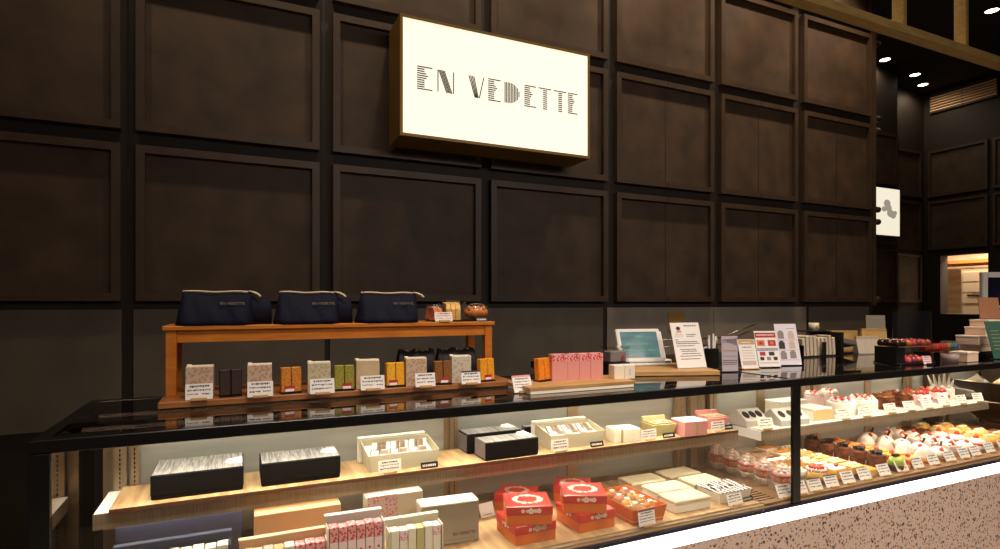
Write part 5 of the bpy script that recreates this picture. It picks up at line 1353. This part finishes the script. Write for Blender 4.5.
def mk_domeberry():
    t = base('cream_dome')
    MB().lathe([(.036, 0), (.037, .014)], n=20).build('sponge', SPONGE, t)
    m = MB(); m.lathe([(.040, .0142), (.042, .030), (.034, .050), (.018, .060), (.001, .063)], n=22, caps=False); m.build('dome', CRM, t)
    m = MB(); m.ball((-.006, -.012, .062), (.011, .010, .010), 0, 10, 6); m.build('berry', STRAW, t)
    return t
row(mk_domeberry, 'pale cream dome with a single red berry', 'cake', 3.400, (1.660, 1.745, 1.830, 1.915, 1.995), 'cream domes')
def mk_redtop():
    t = base('strawberry_cake')
    MB().lathe([(.038, 0), (.039, .030)], n=22).build('cream_base', CRM, t)
    m = MB(); m.lathe([(.040, .0302), (.042, .036), (.040, .042)], n=22); m.build('red_jelly', STRAW, t)
    m = MB(); m.lathe([(.038, .0422), (.036, .052), (.022, .060), (.001, .062)], n=22, caps=False); m.build('pink_cream', PINKCR, t)
    m = MB(); strawberry(m, .008, .006, .058, .013, 0); m.build('strawberry', STRAW, t)
    return t
row(mk_redtop, 'round strawberry cake with a red jelly band', 'cake', 3.525, (1.668, 1.755, 1.842), 'strawberry cakes')
def mk_roll():
    t = base('cream_roll')
    m = MB(); m.M = Matrix.Translation((0, 0, .0315)) @ Matrix.Rotation(R(90), 4, 'Y'); m.lathe([(.001, -.045), (.030, -.045), (.031, .045), (.001, .045)], n=20, caps=False); m.build('sponge_roll', YEL, t)
    m = MB(); m.M = Matrix.Translation((0, 0, .0315)) @ Matrix.Rotation(R(90), 4, 'Y'); m.lathe([(.018, -.0475), (.018, -.0452)], n=14); m.build('cream_core', CRM, t)
    m = MB(); m.box(-.030, .036, -.010, .010, .0625, .068, bev=.002); m.build('cream_strip', CRM, t)
    m = MB(); m.ball((.028, 0, .068), (.010, .008, .006), 0, 8, 5); m.build('green_topping', MATCHA, t)
    return t
row(mk_roll, 'yellow cream roll with a green topping', 'cake', 3.650, (1.672, 1.755, 1.838, 1.921, 2.0), 'cream rolls', 5)
row(mk_roll, 'yellow cream roll in the outermost right row', 'cake', 3.775, (1.690, 1.775, 1.860, 1.945), 'cream rolls', 5)
def mk_brown():
    t = base('praline_cake')
    MB().box(-.040, .040, -.030, .030, 0, .050, bev=.004).build('cake', mat('praline', C(150, 88, 40), .35, 0, C(120, 64, 26), 30), t)
    MB().box(-.034, .034, -.024, .024, .0502, .056, bev=.002).build('glaze', CHOC, t)
    m = MB(); m.cyl((0, 0, .0562), (0, 0, .076), .0012, n=6); m.ball((0, 0, .078), .004, 0, 8, 5); m.build('pick', ACRYL, t)
    return t
row(mk_brown, 'praline cake with a clear pick behind the strawberry cakes', 'cake', 3.525, (1.925, 1.998), 'praline cakes', 4)
row(mk_brown, 'praline cake with a pick in the rightmost row', 'cake', 3.885, (1.750, 1.840, 1.930, 2.005), 'praline cakes', 4)
tagd = ('behind the black pillar', 'before the tart cups', 'before the white mousse cup', 'before the strawberry custard cup', 'before the cheesecake squares', 'before the layer slices', 'before the chocolate rolls', 'before the matcha mousses',
        'before the mango slices', 'before the cream tarts', 'before the berry cream cakes', 'before the shortcake slices', 'before the cream domes', 'before the strawberry cakes', 'before the cream rolls')
for i, x in enumerate((1.985, 2.075, 2.170, 2.275, 2.385, 2.500, 2.640, 2.775, 2.900, 3.030, 3.170, 3.300, 3.405, 3.545, 3.680)):
    card('price_card', 'white price card by the front glass %s' % tagd[i], 'card', (x - .01, 1.5735 + .020 * (x - 2), ZC2), .074, .050, -4, 26, PAPER, head=INK if i in (2, 3) else None, headh=.10, seed=120 + i, group='price cards along the cake row')
